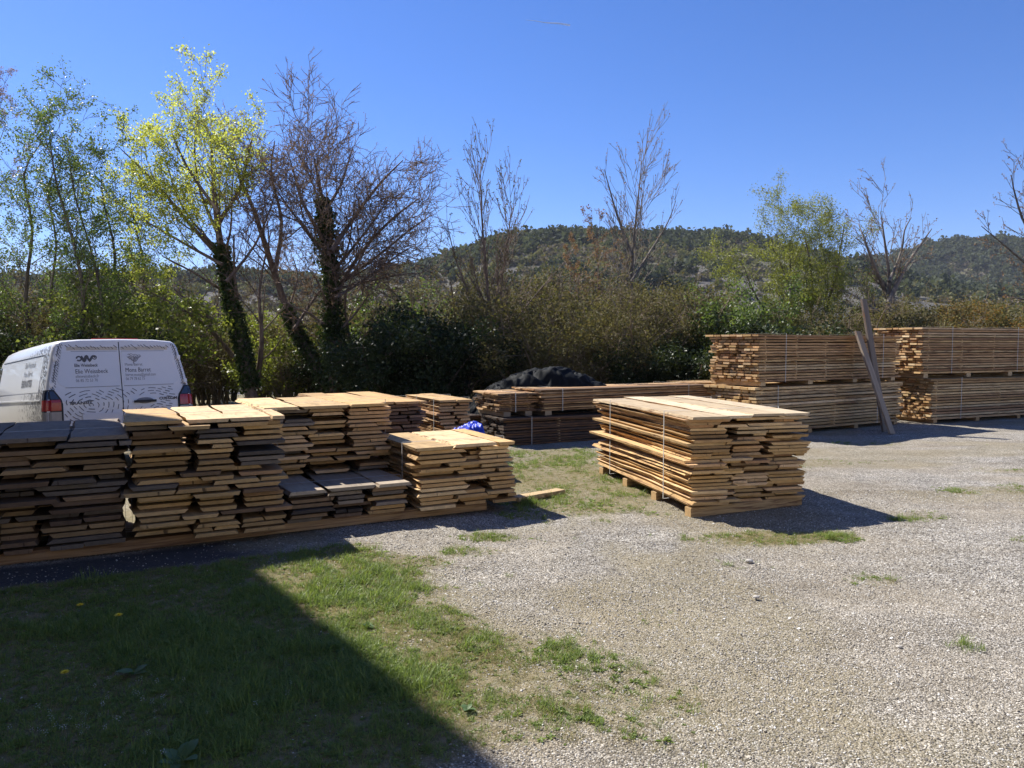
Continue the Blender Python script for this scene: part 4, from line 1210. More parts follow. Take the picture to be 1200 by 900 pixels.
BARK_GREY = bark_mat('bark_grey', (0.065, 0.055, 0.046), (0.18, 0.155, 0.13))
BARK_BROWN = bark_mat('bark_brown', (0.10, 0.074, 0.058), (0.27, 0.205, 0.165))
BARK_PALE = bark_mat('bark_pale', (0.11, 0.095, 0.078), (0.26, 0.225, 0.185))
L_LIME = leaf_mat('leaf_lime', [(0.34, 0.39, 0.075), (0.42, 0.46, 0.10), (0.37, 0.39, 0.085), (0.50, 0.51, 0.15)], 0.6)
L_SPRING = leaf_mat('leaf_spring', [(0.17, 0.21, 0.04), (0.22, 0.25, 0.05), (0.13, 0.17, 0.04), (0.28, 0.29, 0.07)], 0.5)
L_GREEN = leaf_mat('leaf_fresh_green', [(0.075, 0.115, 0.030), (0.10, 0.15, 0.038), (0.14, 0.185, 0.05), (0.065, 0.10, 0.03)], 0.5)
L_DARK = leaf_mat('leaf_evergreen', [(0.022, 0.034, 0.012), (0.036, 0.054, 0.018), (0.050, 0.070, 0.022), (0.028, 0.042, 0.015)], 0.25, 0.45, 0.25)
L_IVY = leaf_mat('leaf_ivy', [(0.028, 0.052, 0.016), (0.055, 0.085, 0.026), (0.085, 0.115, 0.038)], 0.3, 0.45, 0.25)
L_BUD = leaf_mat('bud_russet', [(0.24, 0.14, 0.085), (0.30, 0.19, 0.12), (0.20, 0.125, 0.095)], 0.3, 0.7, 0.1)
L_OLIVE = leaf_mat('leaf_olive', [(0.10, 0.10, 0.038), (0.15, 0.138, 0.055), (0.12, 0.095, 0.05), (0.18, 0.165, 0.07)], 0.3, 0.7, 0.15)
L_RUST = leaf_mat('leaf_rust', [(0.20, 0.11, 0.035), (0.26, 0.16, 0.05), (0.14, 0.11, 0.04), (0.17, 0.15, 0.05)], 0.35, 0.7, 0.15)
L_FEATHER = leaf_mat('leaf_willow', [(0.16, 0.19, 0.035), (0.22, 0.24, 0.05), (0.19, 0.20, 0.05), (0.25, 0.26, 0.07)], 0.5)

def finish_tree(name, T, base, label, bark, layers, cat='tree', group=None):
    root = empty(name, base)
    link('trunk', T.wood_mesh('trunk', bark, base), root)
    for (nm, VF, mat) in layers:
        if VF is None: continue
        V, F = VF
        link(nm, mk_np(nm, V - np.array(base), F, mat), root)
    return tag(root, label, cat, group)

def px(pts, Y, jit=0.0, seed=1):
    r = random.Random(seed)
    return [at(a, b, Y + r.uniform(-jit, jit)) for (a, b) in pts]

def to_px(p):
    d = p - Vector((0, 0, CAM_H)); y = d.y * _c - d.z * _s; z = d.y * _s + d.z * _c
    return 600 + 900 * d.x / y, 450 - 900 * z / y

def trees():
    # A: big lime-leaved tree with an ivy-grown trunk
    Y = 20.0; T = Tree(11)
    P = dict(levels=4, dens=[1.2, 2.0, 3.0, 4.4], start=[0.3, 0.15, 0.1, 0.1], ang=(22, 55), len=[2.8, 1.9, 1.05, 0.5], rmin=0.006, rk=0.5, wig=0.12, up=0.08, taper=0.45)
    g = at(300, 470, Y); g.z = -0.5
    T.limb([g] + px([(288, 425), (270, 350), (259, 290), (252, 235), (249, 190), (247, 158)], Y, 0.2), 0.19, 0.015, 0, P)
    for (pl, r0) in [([(262, 305), (222, 262), (182, 214), (142, 175)], 0.075), ([(260, 310), (215, 285), (175, 262), (145, 250)], 0.05), ([(257, 250), (222, 200), (205, 165), (200, 150)], 0.05), ([(254, 262), (282, 218), (292, 175), (297, 160)], 0.05), ([(258, 280), (235, 225), (228, 175), (232, 140)], 0.05), ([(262, 300), (215, 245), (195, 190)], 0.045),
                     ([(290, 440), (245, 385), (195, 352), (150, 330)], 0.07), ([(300, 455), (307, 400), (304, 340), (318, 270)], 0.09), ([(268, 345), (228, 320), (190, 300)], 0.05), ([(265, 330), (300, 285), (322, 230)], 0.05)]:
        T.limb(px(pl, Y, 0.9, len(pl[0]) + pl[0][0]), r0, 0.012, 1, P)
    def k1(p): a, b = to_px(p); return b < 325 - max(0, a - 200) * 1.1 and a < 310
    finish_tree('leafy_tree', T, g, 'tall tree with lime-yellow young leaves and an ivy-grown trunk behind the van', BARK_BROWN,
                [('foliage', T.leaves(25000, 0.062, k1, 0.08, 3), L_LIME), ('ivy', T.ivy(5000, 0.085, 4.6, 0.045), L_IVY), ('buds', T.leaves(5000, 0.035, None, 0.03, 2), L_BUD)])
    # B: leaning bare tree
    Y = 20.6; T = Tree(12)
    P = dict(levels=4, dens=[1.8, 2.8, 3.8, 5.0], start=[0.35, 0.12, 0.08, 0.08], ang=(22, 58), len=[2.4, 1.6, 0.95, 0.5], rmin=0.006, rk=0.42, wig=0.13, up=0.03, taper=0.45)
    g = at(392, 475, Y); g.z = -0.5
    T.limb([g] + px([(376, 440), (348, 390), (330, 345), (312, 290), (297, 245), (280, 205), (272, 175)], Y, 0.2), 0.17, 0.015, 0, P)
    T.limb(px([(322, 320), (330, 260), (318, 205), (322, 165)], Y, 0.5), 0.07, 0.012, 1, P)
    T.limb(px([(345, 385), (372, 345), (392, 325), (425, 290)], Y, 0.6), 0.05, 0.012, 1, P)
    finish_tree('bare_tree', T, g, 'bare tree whose trunk leans left across the lime-leaved tree', BARK_BROWN, [('buds', T.leaves(20000, 0.028, None, 0.02, 2), L_BUD), ('ivy', T.ivy(3000, 0.08, 3.0, 0.04), L_IVY)])
    # C: domed bare tree, ivy thick on the trunk
    T = Tree(13)
    Y = 20.2
    P = dict(levels=4, dens=[2.4, 3.2, 4.2, 5.4], start=[0.32, 0.10, 0.08, 0.08], ang=(22, 62), len=[2.6, 1.9, 1.1, 0.55], rmin=0.008, rk=0.42, wig=0.12, up=0.015, taper=0.4)
    g = at(392, 472, Y); g.z = -0.5
    T.limb([g] + px([(391, 430), (389, 370), (386, 305), (380, 250), (373, 210), (368, 185)], Y, 0.2), 0.19, 0.015, 0, P)
    for (pl, r0) in [([(392, 345), (422, 298), (458, 258), (492, 232)], 0.075), ([(388, 295), (424, 242), (450, 210), (472, 188)], 0.07), ([(384, 290), (356, 240), (345, 205), (338, 180)], 0.06), ([(380, 250), (400, 215), (408, 190), (414, 172)], 0.05), ([(386, 300), (372, 230), (350, 180)], 0.045), ([(388, 320), (430, 270), (460, 225)], 0.045), ([(392, 335), (440, 302), (482, 268), (506, 252)], 0.05), ([(384, 305), (345, 252), (318, 215)], 0.05), ([(390, 340), (430, 330), (468, 322), (495, 320)], 0.04),
                     ([(392, 350), (436, 322), (465, 300), (485, 288)], 0.045), ([(412, 470), (410, 400), (405, 345), (440, 270)], 0.07)]:
        T.limb(px(pl, Y, 1.0, pl[0][0] + pl[1][0]), r0, 0.012, 1, P)
    finish_tree('bare_tree', T, g, 'wide domed bare tree with russet buds and thick ivy up its trunk', BARK_BROWN, [('buds', T.leaves(40000, 0.028, None, 0.02, 2), L_BUD), ('ivy', T.ivy(7500, 0.085, 5.6, 0.09), L_IVY)])
    # D: thin green trees at the left edge
    for i, (pl, col, lab) in enumerate([([(92, 440), (98, 350), (85, 280), (66, 215), (58, 160)], L_GREEN, 'thin green-leaved tree at the left, just behind the van cab'),
                                        ([(40, 440), (30, 350), (38, 270), (28, 205), (50, 165)], L_GREEN, 'thin green-leaved tree nearest the left edge'),
                                        ([(135, 440), (128, 370), (135, 300), (122, 240), (118, 205)], L_GREEN, 'thin green-leaved tree between the van and the lime-leaved tree')]):
        Y = 18.6 + i * 0.9; T = Tree(20 + i)
        P = dict(levels=4, dens=[1.9, 2.5, 3.2, 4.2], start=[0.22, 0.15, 0.12, 0.1], ang=(25, 60), len=[2.0, 1.3, 0.75, 0.4], rmin=0.0055, rk=0.5, wig=0.16, up=0.07, taper=0.4)
        g = at(pl[0][0], 470, Y); g.z = -0.5
        T.limb([g] + px(pl, Y, 0.25, i), 0.075, 0.012, 0, P)
        T.limb([g + Vector((0.2, 0.1, 0))] + px([(a + 22 + i * 6, b + 15) for a, b in pl], Y + 0.4, 0.3, i + 9), 0.055, 0.012, 0, P)
        finish_tree('slender_tree', T, g, lab, BARK_GREY, [('foliage', T.leaves(15000, 0.055, None, 0.07, 2), col)])
    # E: bare purple-grey tree at the far left edge
    T = Tree(31); Y = 23.0
    P = dict(levels=4, dens=[1.3, 2.0, 3.0, 4.2], start=[0.35, 0.15, 0.1, 0.1], ang=(20, 50), len=[2.2, 1.3, 0.7, 0.4], rmin=0.006, rk=0.5, wig=0.12, up=0.08, taper=0.4)
    g = at(-25, 470, Y); g.z = -0.5
    T.limb([g] + px([(-24, 400), (-20, 300), (-14, 200), (-6, 120)], Y, 0.2), 0.15, 0.015, 0, P)
    finish_tree('bare_tree', T, g, 'bare purple-grey tree cut off by the left edge', BARK_GREY, [('buds', T.leaves(7000, 0.04, None, 0.04, 2), L_BUD)])
    # F: tall sapling with upright stems, centre
    T = Tree(41); Y = 19.0
    P = dict(levels=3, dens=[4.2, 4.2, 3.8], start=[0.22, 0.12, 0.1], ang=(12, 34), len=[2.2, 1.0, 0.45], rmin=0.007, rk=0.45, wig=0.05, up=0.11, taper=0.55)
    g = at(578, 475, Y); g.z = -0.5
    T.limb([g] + px([(577, 440), (574, 380), (570, 320), (565, 260), (563, 200)], Y, 0.1), 0.085, 0.008, 0, P)
    T.limb([g + Vector((.15, .1, 0))] + px([(586, 430), (585, 370), (589, 320), (596, 275), (600, 240)], Y + 0.3, 0.1), 0.06, 0.008, 0, P)
    T.limb(px([(575, 390), (548, 340), (533, 300), (524, 262)], Y, 0.2), 0.04, 0.008, 1, P)
    T.limb(px([(577, 410), (620, 355), (650, 320)], Y, 0.2), 0.035, 0.008, 1, P)
    finish_tree('budding_tree', T, g, 'upright budding tree left of the tarpaulin heap', BARK_BROWN, [('buds', T.leaves(3800, 0.040, None, 0.015, 2), L_OLIVE)])
    # G: tall bare tree, centre right
    T = Tree(42); Y = 24.5
    P = dict(levels=3, dens=[3.0, 3.0, 3.2], start=[0.28, 0.12, 0.1], ang=(14, 36), len=[3.3, 1.4, 0.6], rmin=0.0085, rk=0.45, wig=0.04, up=0.10, taper=0.55)
    g = at(737, 460, Y); g.z = -0.5
    T.limb([g] + px([(738, 400), (739, 340), (742, 290), (747, 240), (752, 190)], Y, 0.1), 0.11, 0.008, 0, P)
    T.limb(px([(740, 330), (762, 295), (782, 262), (792, 235)], Y, 0.3), 0.05, 0.008, 1, P)
    T.limb(px([(741, 300), (724, 255), (714, 220), (708, 198)], Y, 0.3), 0.05, 0.008, 1, P)
    finish_tree('bare_tree', T, g, 'tall bare tree with upright branches standing against the sky right of centre', BARK_PALE, [('buds', T.leaves(1500, 0.05, None, 0.02, 2), L_BUD)])
    # H: thin russet saplings between F and G
    for i, (x, y, lab) in enumerate([(700, 268, 'thin russet sapling just left of the tall bare tree'), (668, 300, 'short russet sapling between the budding tree and the tall bare tree')]):
        T = Tree(50 + i); Y = 23.5
        P = dict(levels=3, dens=[3.0, 3.2, 3.2], start=[0.35, 0.2, 0.1], ang=(15, 45), len=[1.3, 0.7, 0.35], rmin=0.005, rk=0.5, wig=0.09, up=0.12, taper=0.5)
        g = at(x, 460, Y); g.z = -0.5
        T.limb([g] + px([(x - 2, 400), (x + 1, 340), (x, y)], Y, 0.1), 0.05, 0.008, 0, P)
        finish_tree('sapling', T, g, lab, BARK_BROWN, [('buds', T.leaves(2600, 0.05, None, 0.03, 2), L_BUD)])
    # I: feathery lime tree, right
    T = Tree(61); Y = 24.0
    P = dict(levels=4, dens=[1.7, 2.2, 2.8, 3.6], start=[0.2, 0.15, 0.1, 0.1], ang=(18, 48), len=[2.0, 1.3, 0.8, 0.4], rmin=0.0055, rk=0.5, wig=0.13, up=0.08, taper=0.4)
    g = at(945, 460, Y); g.z = -0.5
    for pl in ([(942, 400), (930, 350), (915, 310), (905, 290)], [(948, 400), (952, 345), (948, 300), (940, 270)], [(946, 410), (938, 370), (928, 330), (925, 285)], [(950, 405), (965, 365), (970, 325), (962, 285)], [(955, 400), (975, 340), (985, 290), (990, 262)], [(938, 410), (900, 370), (880, 335), (872, 312)]):
        T.limb([g] + px(pl, Y, 0.4, pl[0][0]), 0.08, 0.01, 0, P)
    finish_tree('willow_tree', T, g, 'feathery yellow-green tree behind the tall packs, left of the bare pale tree', BARK_GREY, [('foliage', T.leaves(50000, 0.055, None, 0.10, 3, 0.45), L_FEATHER)])
    # J: bare pale tree, right
    T = Tree(62); Y = 22.5
    P = dict(levels=3, dens=[2.4, 3.2, 3.6], start=[0.26, 0.12, 0.1], ang=(18, 44), len=[2.3, 1.2, 0.55], rmin=0.0078, rk=0.45, wig=0.06, up=0.07, taper=0.45)
    g = at(1041, 470, Y); g.z = -0.5
    T.limb([g] + px([(1041, 420), (1041, 365), (1042, 325), (1037, 285), (1032, 248)], Y, 0.1), 0.13, 0.01, 0, P)
    for (pl, r0) in [([(1041, 355), (1062, 312), (1080, 285), (1092, 268)], 0.07), ([(1041, 350), (1024, 310), (1012, 278), (1006, 262)], 0.07), ([(1042, 330), (1056, 295), (1060, 270), (1068, 255)], 0.05), ([(1041, 375), (1015, 355), (985, 338)], 0.04)]:
        T.limb(px(pl, Y, 0.5, pl[1][0]), r0, 0.01, 1, P)
    finish_tree('bare_tree', T, g, 'bare pale spreading tree rising behind the leaning boards', BARK_PALE, [('buds', T.leaves(1800, 0.045, None, 0.02, 2), L_BUD)])
    # K: bare tree at the right edge
    T = Tree(63); Y = 22.0
    g = at(1262, 470, Y); g.z = -0.5
    T.limb([g] + px([(1258, 400), (1250, 330), (1235, 270), (1222, 210)], Y, 0.1), 0.15, 0.012, 0, P)
    for pl in ([(1254, 350), (1215, 320), (1180, 290), (1150, 265)], [(1248, 320), (1205, 270), (1190, 230), (1185, 205)], [(1256, 370), (1220, 355), (1165, 345)]):
        T.limb(px(pl, Y, 0.5, pl[1][0]), 0.06, 0.01, 1, P)
    finish_tree('bare_tree', T, g, 'bare tree reaching in from the right edge', BARK_GREY, [('buds', T.leaves(2500, 0.045, None, 0.02, 2), L_BUD)])
trees()

# shrubs of the hedgerow: a few grown kinds, each copied to several places
def shrub(seed, leaf, n_leaf, size, h=2.6, w=1.5, stems=9, lev=3, spread=0.08, clump=4, dens=(2.2, 3.4, 4.5), bark=None, up=0.05, aspect=0.6):
    T = Tree(seed); r = T.r
    P = dict(levels=lev, dens=list(dens), start=[0.12, 0.12, 0.1], ang=(25, 70), len=[0.95, 0.55, 0.3], rmin=0.0052, rk=0.55, wig=0.2, up=up, taper=0.35)
    for s in range(stems):
        a = r.uniform(0, 6.28); d = r.uniform(0.1, 1.0); hh = h * r.uniform(0.6, 1.0) * (1 - 0.25 * d)
        p = Vector((math.cos(a) * 0.25 * d, math.sin(a) * 0.25 * d, -0.05))
        q = [p]
        for k in range(1, 5):
            f = k / 4
            q.append(Vector((math.cos(a) * w * d * f ** 1.3 + r.gauss(0, 0.07), math.sin(a) * w * d * f ** 1.3 + r.gauss(0, 0.07), hh * f)))
        T.limb(q, 0.035, 0.008, 0, P)
    wood = T.wood_mesh('stems', bark or BARK_BROWN)
    lv = T.leaves(n_leaf, size, None, spread, clump, aspect)
    return wood, (mk_np('foliage', lv[0], lv[1], leaf) if lv else None)

BARK_TWIG = bark_mat('bark_twig', (0.13, 0.10, 0.07), (0.30, 0.24, 0.17))
def build_hedge():
    K = {
        'brown': [shrub(101, L_OLIVE, 3200, 0.04, stems=12, dens=(2.8, 4.2, 5.0), bark=BARK_TWIG, clump=2, spread=0.05), shrub(102, L_OLIVE, 4200, 0.04, h=2.9, stems=12, dens=(2.8, 4.2, 5.0), bark=BARK_TWIG, clump=2, spread=0.05)],
        'dark': [shrub(103, L_DARK, 17000, 0.075, stems=10, lev=2, spread=0.15, clump=6), shrub(104, L_DARK, 15000, 0.075, h=2.2, w=1.7, lev=2, spread=0.16, clump=6)],
        'green': [shrub(105, L_GREEN, 12000, 0.06, bark=BARK_GREY, lev=2, spread=0.12, clump=4)],
        'lime': [shrub(106, L_SPRING, 11000, 0.075, bark=BARK_GREY, lev=2, spread=0.12, clump=5, h=2.8)],
        'rust': [shrub(107, L_RUST, 9000, 0.05, bark=BARK_TWIG, lev=2, spread=0.10, clump=3)],
        'olive': [shrub(108, L_OLIVE, 15000, 0.05, bark=BARK_TWIG, lev=2, spread=0.12, clump=4)],
    }
    LAB = {'brown': 'brown twiggy almost leafless shrub of the hedgerow', 'dark': 'dark evergreen bush of the hedgerow', 'green': 'green-leaved shrub of the hedgerow', 'lime': 'lime-leaved bush of the hedgerow',
           'rust': 'russet dry shrub of the hedgerow', 'olive': 'olive-brown shrub of the hedgerow'}
    # kind, pixel x, depth, height in metres
    S = [('dark', 500, 18.4, 3.15), ('dark', 452, 19.0, 2.94), ('dark', 540, 18.8, 2.73), ('dark', 415, 21.5, 2.69), ('olive', 610, 18.5, 3.54), ('brown', 660, 19.0, 3.44), ('olive', 705, 19.3, 3.44), ('brown', 752, 19.5, 3.54),
         ('brown', 570, 20.5, 3.77), ('brown', 635, 21.5, 4.19), ('brown', 690, 22.0, 4.30), ('olive', 775, 22.0, 4.19), ('brown', 810, 20.5, 3.44), ('olive', 730, 21.0, 3.87), ('olive', 590, 22.5, 4.24), ('olive', 820, 23.0, 3.87),
         ('dark', 868, 19.6, 3.04), ('dark', 905, 20.3, 2.84), ('dark', 800, 18.9, 2.42), ('dark', 755, 18.3, 1.99), ('green', 845, 20.8, 3.44), ('green', 890, 22.0, 3.65), ('olive', 940, 21.5, 3.23), ('olive', 985, 21.0, 3.23), ('brown', 1010, 20.3, 3.23),
         ('olive', 1065, 22.5, 3.44), ('rust', 1095, 21.5, 3.23), ('olive', 1130, 23.0, 3.54), ('rust', 1160, 22.0, 3.33), ('olive', 1205, 22.5, 3.44), ('rust', 1245, 22.0, 3.23), ('olive', 1120, 20.9, 2.80),
         ('lime', 150, 19.6, 3.58), ('brown', 190, 20.4, 2.91), ('brown', 105, 20.5, 3.36), ('dark', 165, 18.9, 2.35), ('brown', 50, 19.5, 3.36), ('dark', 15, 18.2, 2.91), ('olive', 240, 23.5, 2.46), ('olive', 5, 21, 3.81), ('brown', 335, 21.5, 2.24), ('lime', 345, 24.5, 2.58), ('lime', 270, 25, 2.69),
         ('brown', 215, 21.8, 2.02), ('dark', 70, 18.6, 2.46), ('olive', 115, 18.2, 2.24), ('olive', -60, 19, 3.81), ('olive', 1300, 22, 3.44), ('lime', 655, 25.0, 3.36), ('lime', 670, 26.5, 3.02), ('olive', 400, 26, 2.46), ('brown', 205, 24.0, 3.7), ('brown', 255, 22.5, 3.0), ('brown', 300, 25.0, 3.7), ('brown', 355, 23.0, 3.3), ('lime', 325, 22.0, 2.6), ('olive', 395, 23.0, 3.4), ('lime', 235, 25.5, 3.2), ('green', 470, 24, 3.77),
         ('brown', 545, 22.8, 4.23), ('olive', 615, 24.0, 4.03), ('brown', 740, 24.5, 4.12), ('olive', 795, 25.0, 4.03), ('brown', 850, 25.0, 3.86), ('brown', 490, 23.0, 3.96), ('olive', 445, 24.0, 3.68), ('olive', 1030, 24.5, 3.70), ('brown', 1085, 25.0, 3.78), ('olive', 1175, 25.0, 3.86), ('brown', 225, 22.8, 3.20), ('olive', 310, 23.5, 3.20), ('brown', 75, 22.0, 4.40), ('brown', 130, 23.0, 4.20), ('brown', 22, 23.0, 4.60), ('brown', 375, 24.5, 3.60)]
    rr = random.Random(77); cnt = {}
    ORD = ['leftmost', 'second', 'third', 'fourth', 'fifth', 'sixth', 'seventh', 'eighth', 'ninth', 'tenth', 'eleventh', 'twelfth', 'thirteenth', 'fourteenth', 'fifteenth', 'sixteenth', 'seventeenth', 'eighteenth', 'nineteenth', 'twentieth', 'twenty-first', 'twenty-second', 'twenty-third', 'twenty-fourth', 'twenty-fifth', 'twenty-sixth', 'twenty-seventh', 'twenty-eighth', 'twenty-ninth', 'thirtieth']
    order = {k: sorted(q[1] for q in S if q[0] == k) for k in K}
    for (kind, x, Y, h) in S:
        var = K[kind]; i = cnt.get(kind, 0); cnt[kind] = i + 1
        wood, fol = var[i % len(var)]
        g = at(x, 450, Y); g.z = -0.05
        s = h / 2.75
        root = empty('shrub', g, rr.uniform(0, 6.28)); root.scale = (s * rr.uniform(0.95, 1.2), s * rr.uniform(0.95, 1.2), s)
        link('stems', wood, root); link('foliage', fol, root)
        o_ = order[kind].index(x)
        tag(root, (ORD[o_] + ' ' if o_ == 0 else ORD[o_] + ' from the left, ') + LAB[kind], 'shrub', kind + ' shrubs of the hedgerow')
build_hedge()

# contrail high in the sky
def contrail():
    p, q = at(616, 23.5, 9000), at(668, 29.3, 9000)
    m = Mat('contrail_ice')
    v = m.coord('Object'); 
    a = m.ramp(m.noise(v, 0.02, 4), [(0.3, 0.35), (0.7, 0.85)])
    d = m.bsdf((0.95, 0.96, 0.98), 1.0, spec=0.0); tr = m.n('ShaderNodeBsdfTransparent'); x = m.n('ShaderNodeMixShader')
    m.l(m.math('MULTIPLY', a, 0.85), x.inputs[0]); m.l(tr.outputs[0], x.inputs[1]); m.l(d.outputs[0], x.inputs[2]); m.done(x)
    n = 9; pts = [p.lerp(q, i / (n - 1)) - p + Vector((0, 0, 4 * math.sin(i * 1.3))) for i in range(n)]
    o = MB().tube(pts, [1.5 + 10 * (i / (n - 1)) for i in range(n)], 8).build('contrail', m.m, None, True)
    o.location = p
    tag(o, 'short white contrail high in the blue sky', 'contrail')
contrail()


# the air between the yard and the hills
def build_haze():
    m = bpy.data.materials.new('haze_air'); m.use_nodes = True; t = m.node_tree; t.nodes.clear()
    o = t.nodes.new('ShaderNodeOutputMaterial'); v = t.nodes.new('ShaderNodeVolumePrincipled')
    v.inputs['Color'].default_value = (0.85, 0.90, 1.0, 1); v.inputs['Density'].default_value = 0.00014; v.inputs['Anisotropy'].default_value = 0.0
    t.links.new(v.outputs[0], o.inputs['Volume'])
    h = MB().box((0, 620, 46), (2500, 1480, 120)).build('haze', m)
    tag(h, 'thin bluish air between the yard and the hills', 'haze', kind='stuff')
build_haze()

# ------------------------------------------------------------------ gravel, grass, weeds
def in_view(x, y): return (np.abs(x) < 0.70 * y + 0.25) & (y > 2.9)
def in_stack(x, y):
    w = row_w(x, y); s = (x - ROW_O.x) * RU.x + (y - ROW_O.y) * RU.y
    return (w > 0.0) & (s < 4.7) & (w < 3.2)

def build_gravel():
    rng = np.random.default_rng(21)
    m = Mat('gravel_stone')
    oi = m.n('ShaderNodeObjectInfo')
    c = m.ramp(oi.outputs['Random'], [(0.0, (0.13, 0.12, 0.11)), (0.2, (0.27, 0.24, 0.20)), (0.5, (0.41, 0.37, 0.305)), (0.8, (0.47, 0.44, 0.38)), (0.95, (0.60, 0.58, 0.54)), (1.0, (0.70, 0.69, 0.66))])
    m = m.done(m.bsdf(c, 0.85, spec=0.2))
    import bmesh
    variants = []
    for k in range(6):
        bm = bmesh.new(); bmesh.ops.create_icosphere(bm, subdivisions=1, radius=0.5)
        sx, sy, sz = rng.uniform(0.75, 1.25), rng.uniform(0.65, 1.1), rng.uniform(0.45, 0.75)
        for v in bm.verts:
            f = 1 + rng.uniform(-0.22, 0.22); v.co = Vector((v.co.x * sx * f, v.co.y * sy * f, v.co.z * sz * f))
        me = bpy.data.meshes.new('pebble'); bm.to_mesh(me); bm.free(); me.materials.append(m); variants.append(me)
    P = []; S = []
    for (y0, y1, dens, smin, smax) in [(2.9, 4.4, 5200, 0.005, 0.013), (4.4, 6.2, 2800, 0.006, 0.014), (6.2, 9.5, 900, 0.007, 0.016)]:
        X = 0.72 * y1 + 0.3; n = int(2 * X * (y1 - y0) * dens)
        x = rng.uniform(-X, X, n); y = rng.uniform(y0, y1, n)
        g = grass_mask(x, y)
        keep = in_view(x, y) & (rng.uniform(size=n) > g * 0.95) & ~in_stack(x, y)
        w = row_w(x, y); keep &= ~((w > -0.75) & (x < -1.6) & (rng.uniform(size=n) < 0.85))
        lump = fbm(x * 1.1, y * 1.1, 55, 4); keep &= rng.uniform(size=n) < sstep(0.28, 0.6, lump) * 0.75 + 0.3
        x, y = x[keep], y[keep]
        s = rng.uniform(smin, smax, len(x)) * np.where(rng.uniform(size=len(x)) < 0.02, 1.7, 1.0)
        P.append(np.stack([x, y, ground_z(x, y) + s * 0.12], 1)); S.append(s)
    P = np.concatenate(P); S = np.concatenate(S)
    R = rng.uniform(-0.5, 0.5, (len(S), 3)); R[:, 2] = rng.uniform(0, 6.28, len(S))
    scatter('gravel', P, np.stack([S, S, S], 1), R, rng.integers(0, 6, len(S)), variants, 'loose pale grey and beige gravel covering the yard', 'gravel')
build_gravel()

G_FRESH = leaf_mat('grass_fresh', [(0.12, 0.18, 0.045), (0.18, 0.25, 0.062), (0.24, 0.30, 0.09), (0.15, 0.20, 0.056)], 0.4, 0.5, 0.3)
G_DRY = leaf_mat('grass_dry', [(0.23, 0.195, 0.075), (0.31, 0.26, 0.12), (0.16, 0.165, 0.05), (0.38, 0.32, 0.17)], 0.3, 0.7, 0.15)

def tuft_mesh(rng, n, h, lean, w, mat, rad):
    V, F = [], []
    for b in range(n):
        a = rng.uniform(0, 6.28); p = np.array([rng.normal(0, rad), rng.normal(0, rad), -0.004]); hh = h * rng.uniform(0.5, 1.15); ln = lean * rng.uniform(0.3, 1.4)
        d = np.array([math.cos(a), math.sin(a), 0]); s = np.array([-d[1], d[0], 0]) * w * rng.uniform(0.7, 1.3)
        o = len(V)
        for f in (0, 0.5, 1.0):
            c = p + d * (ln * hh * f ** 1.8) + np.array([0, 0, hh * f * (1 - 0.25 * ln * f)])
            if f < 1: V += [c - s * (1 - 0.35 * f), c + s * (1 - 0.35 * f)]
            else: V += [c]
        F += [(o, o + 1, o + 3), (o, o + 3, o + 2), (o + 2, o + 3, o + 4)]
    return mk_np('tuft', np.array(V), np.array(F), mat)

def weed_mesh(rng, mat, n=7, size=0.05, wide=0.4):
    V, F = [], []
    for b in range(n):
        a = 6.28 * b / n + rng.uniform(-0.3, 0.3); L = size * rng.uniform(0.6, 1.2); d = np.array([math.cos(a), math.sin(a), 0]); s = np.array([-d[1], d[0], 0])
        o = len(V); up = rng.uniform(0.2, 0.7)
        V += [np.array([0, 0, 0.0]), d * L * 0.5 + s * L * wide / 2 + np.array([0, 0, L * up * 0.6]), d * L + np.array([0, 0, L * up * 0.5]), d * L * 0.5 - s * L * wide / 2 + np.array([0, 0, L * up * 0.6])]
        F += [(o, o + 1, o + 2), (o, o + 2, o + 3)]
    return mk_np('weed', np.array(V), np.array(F), mat)

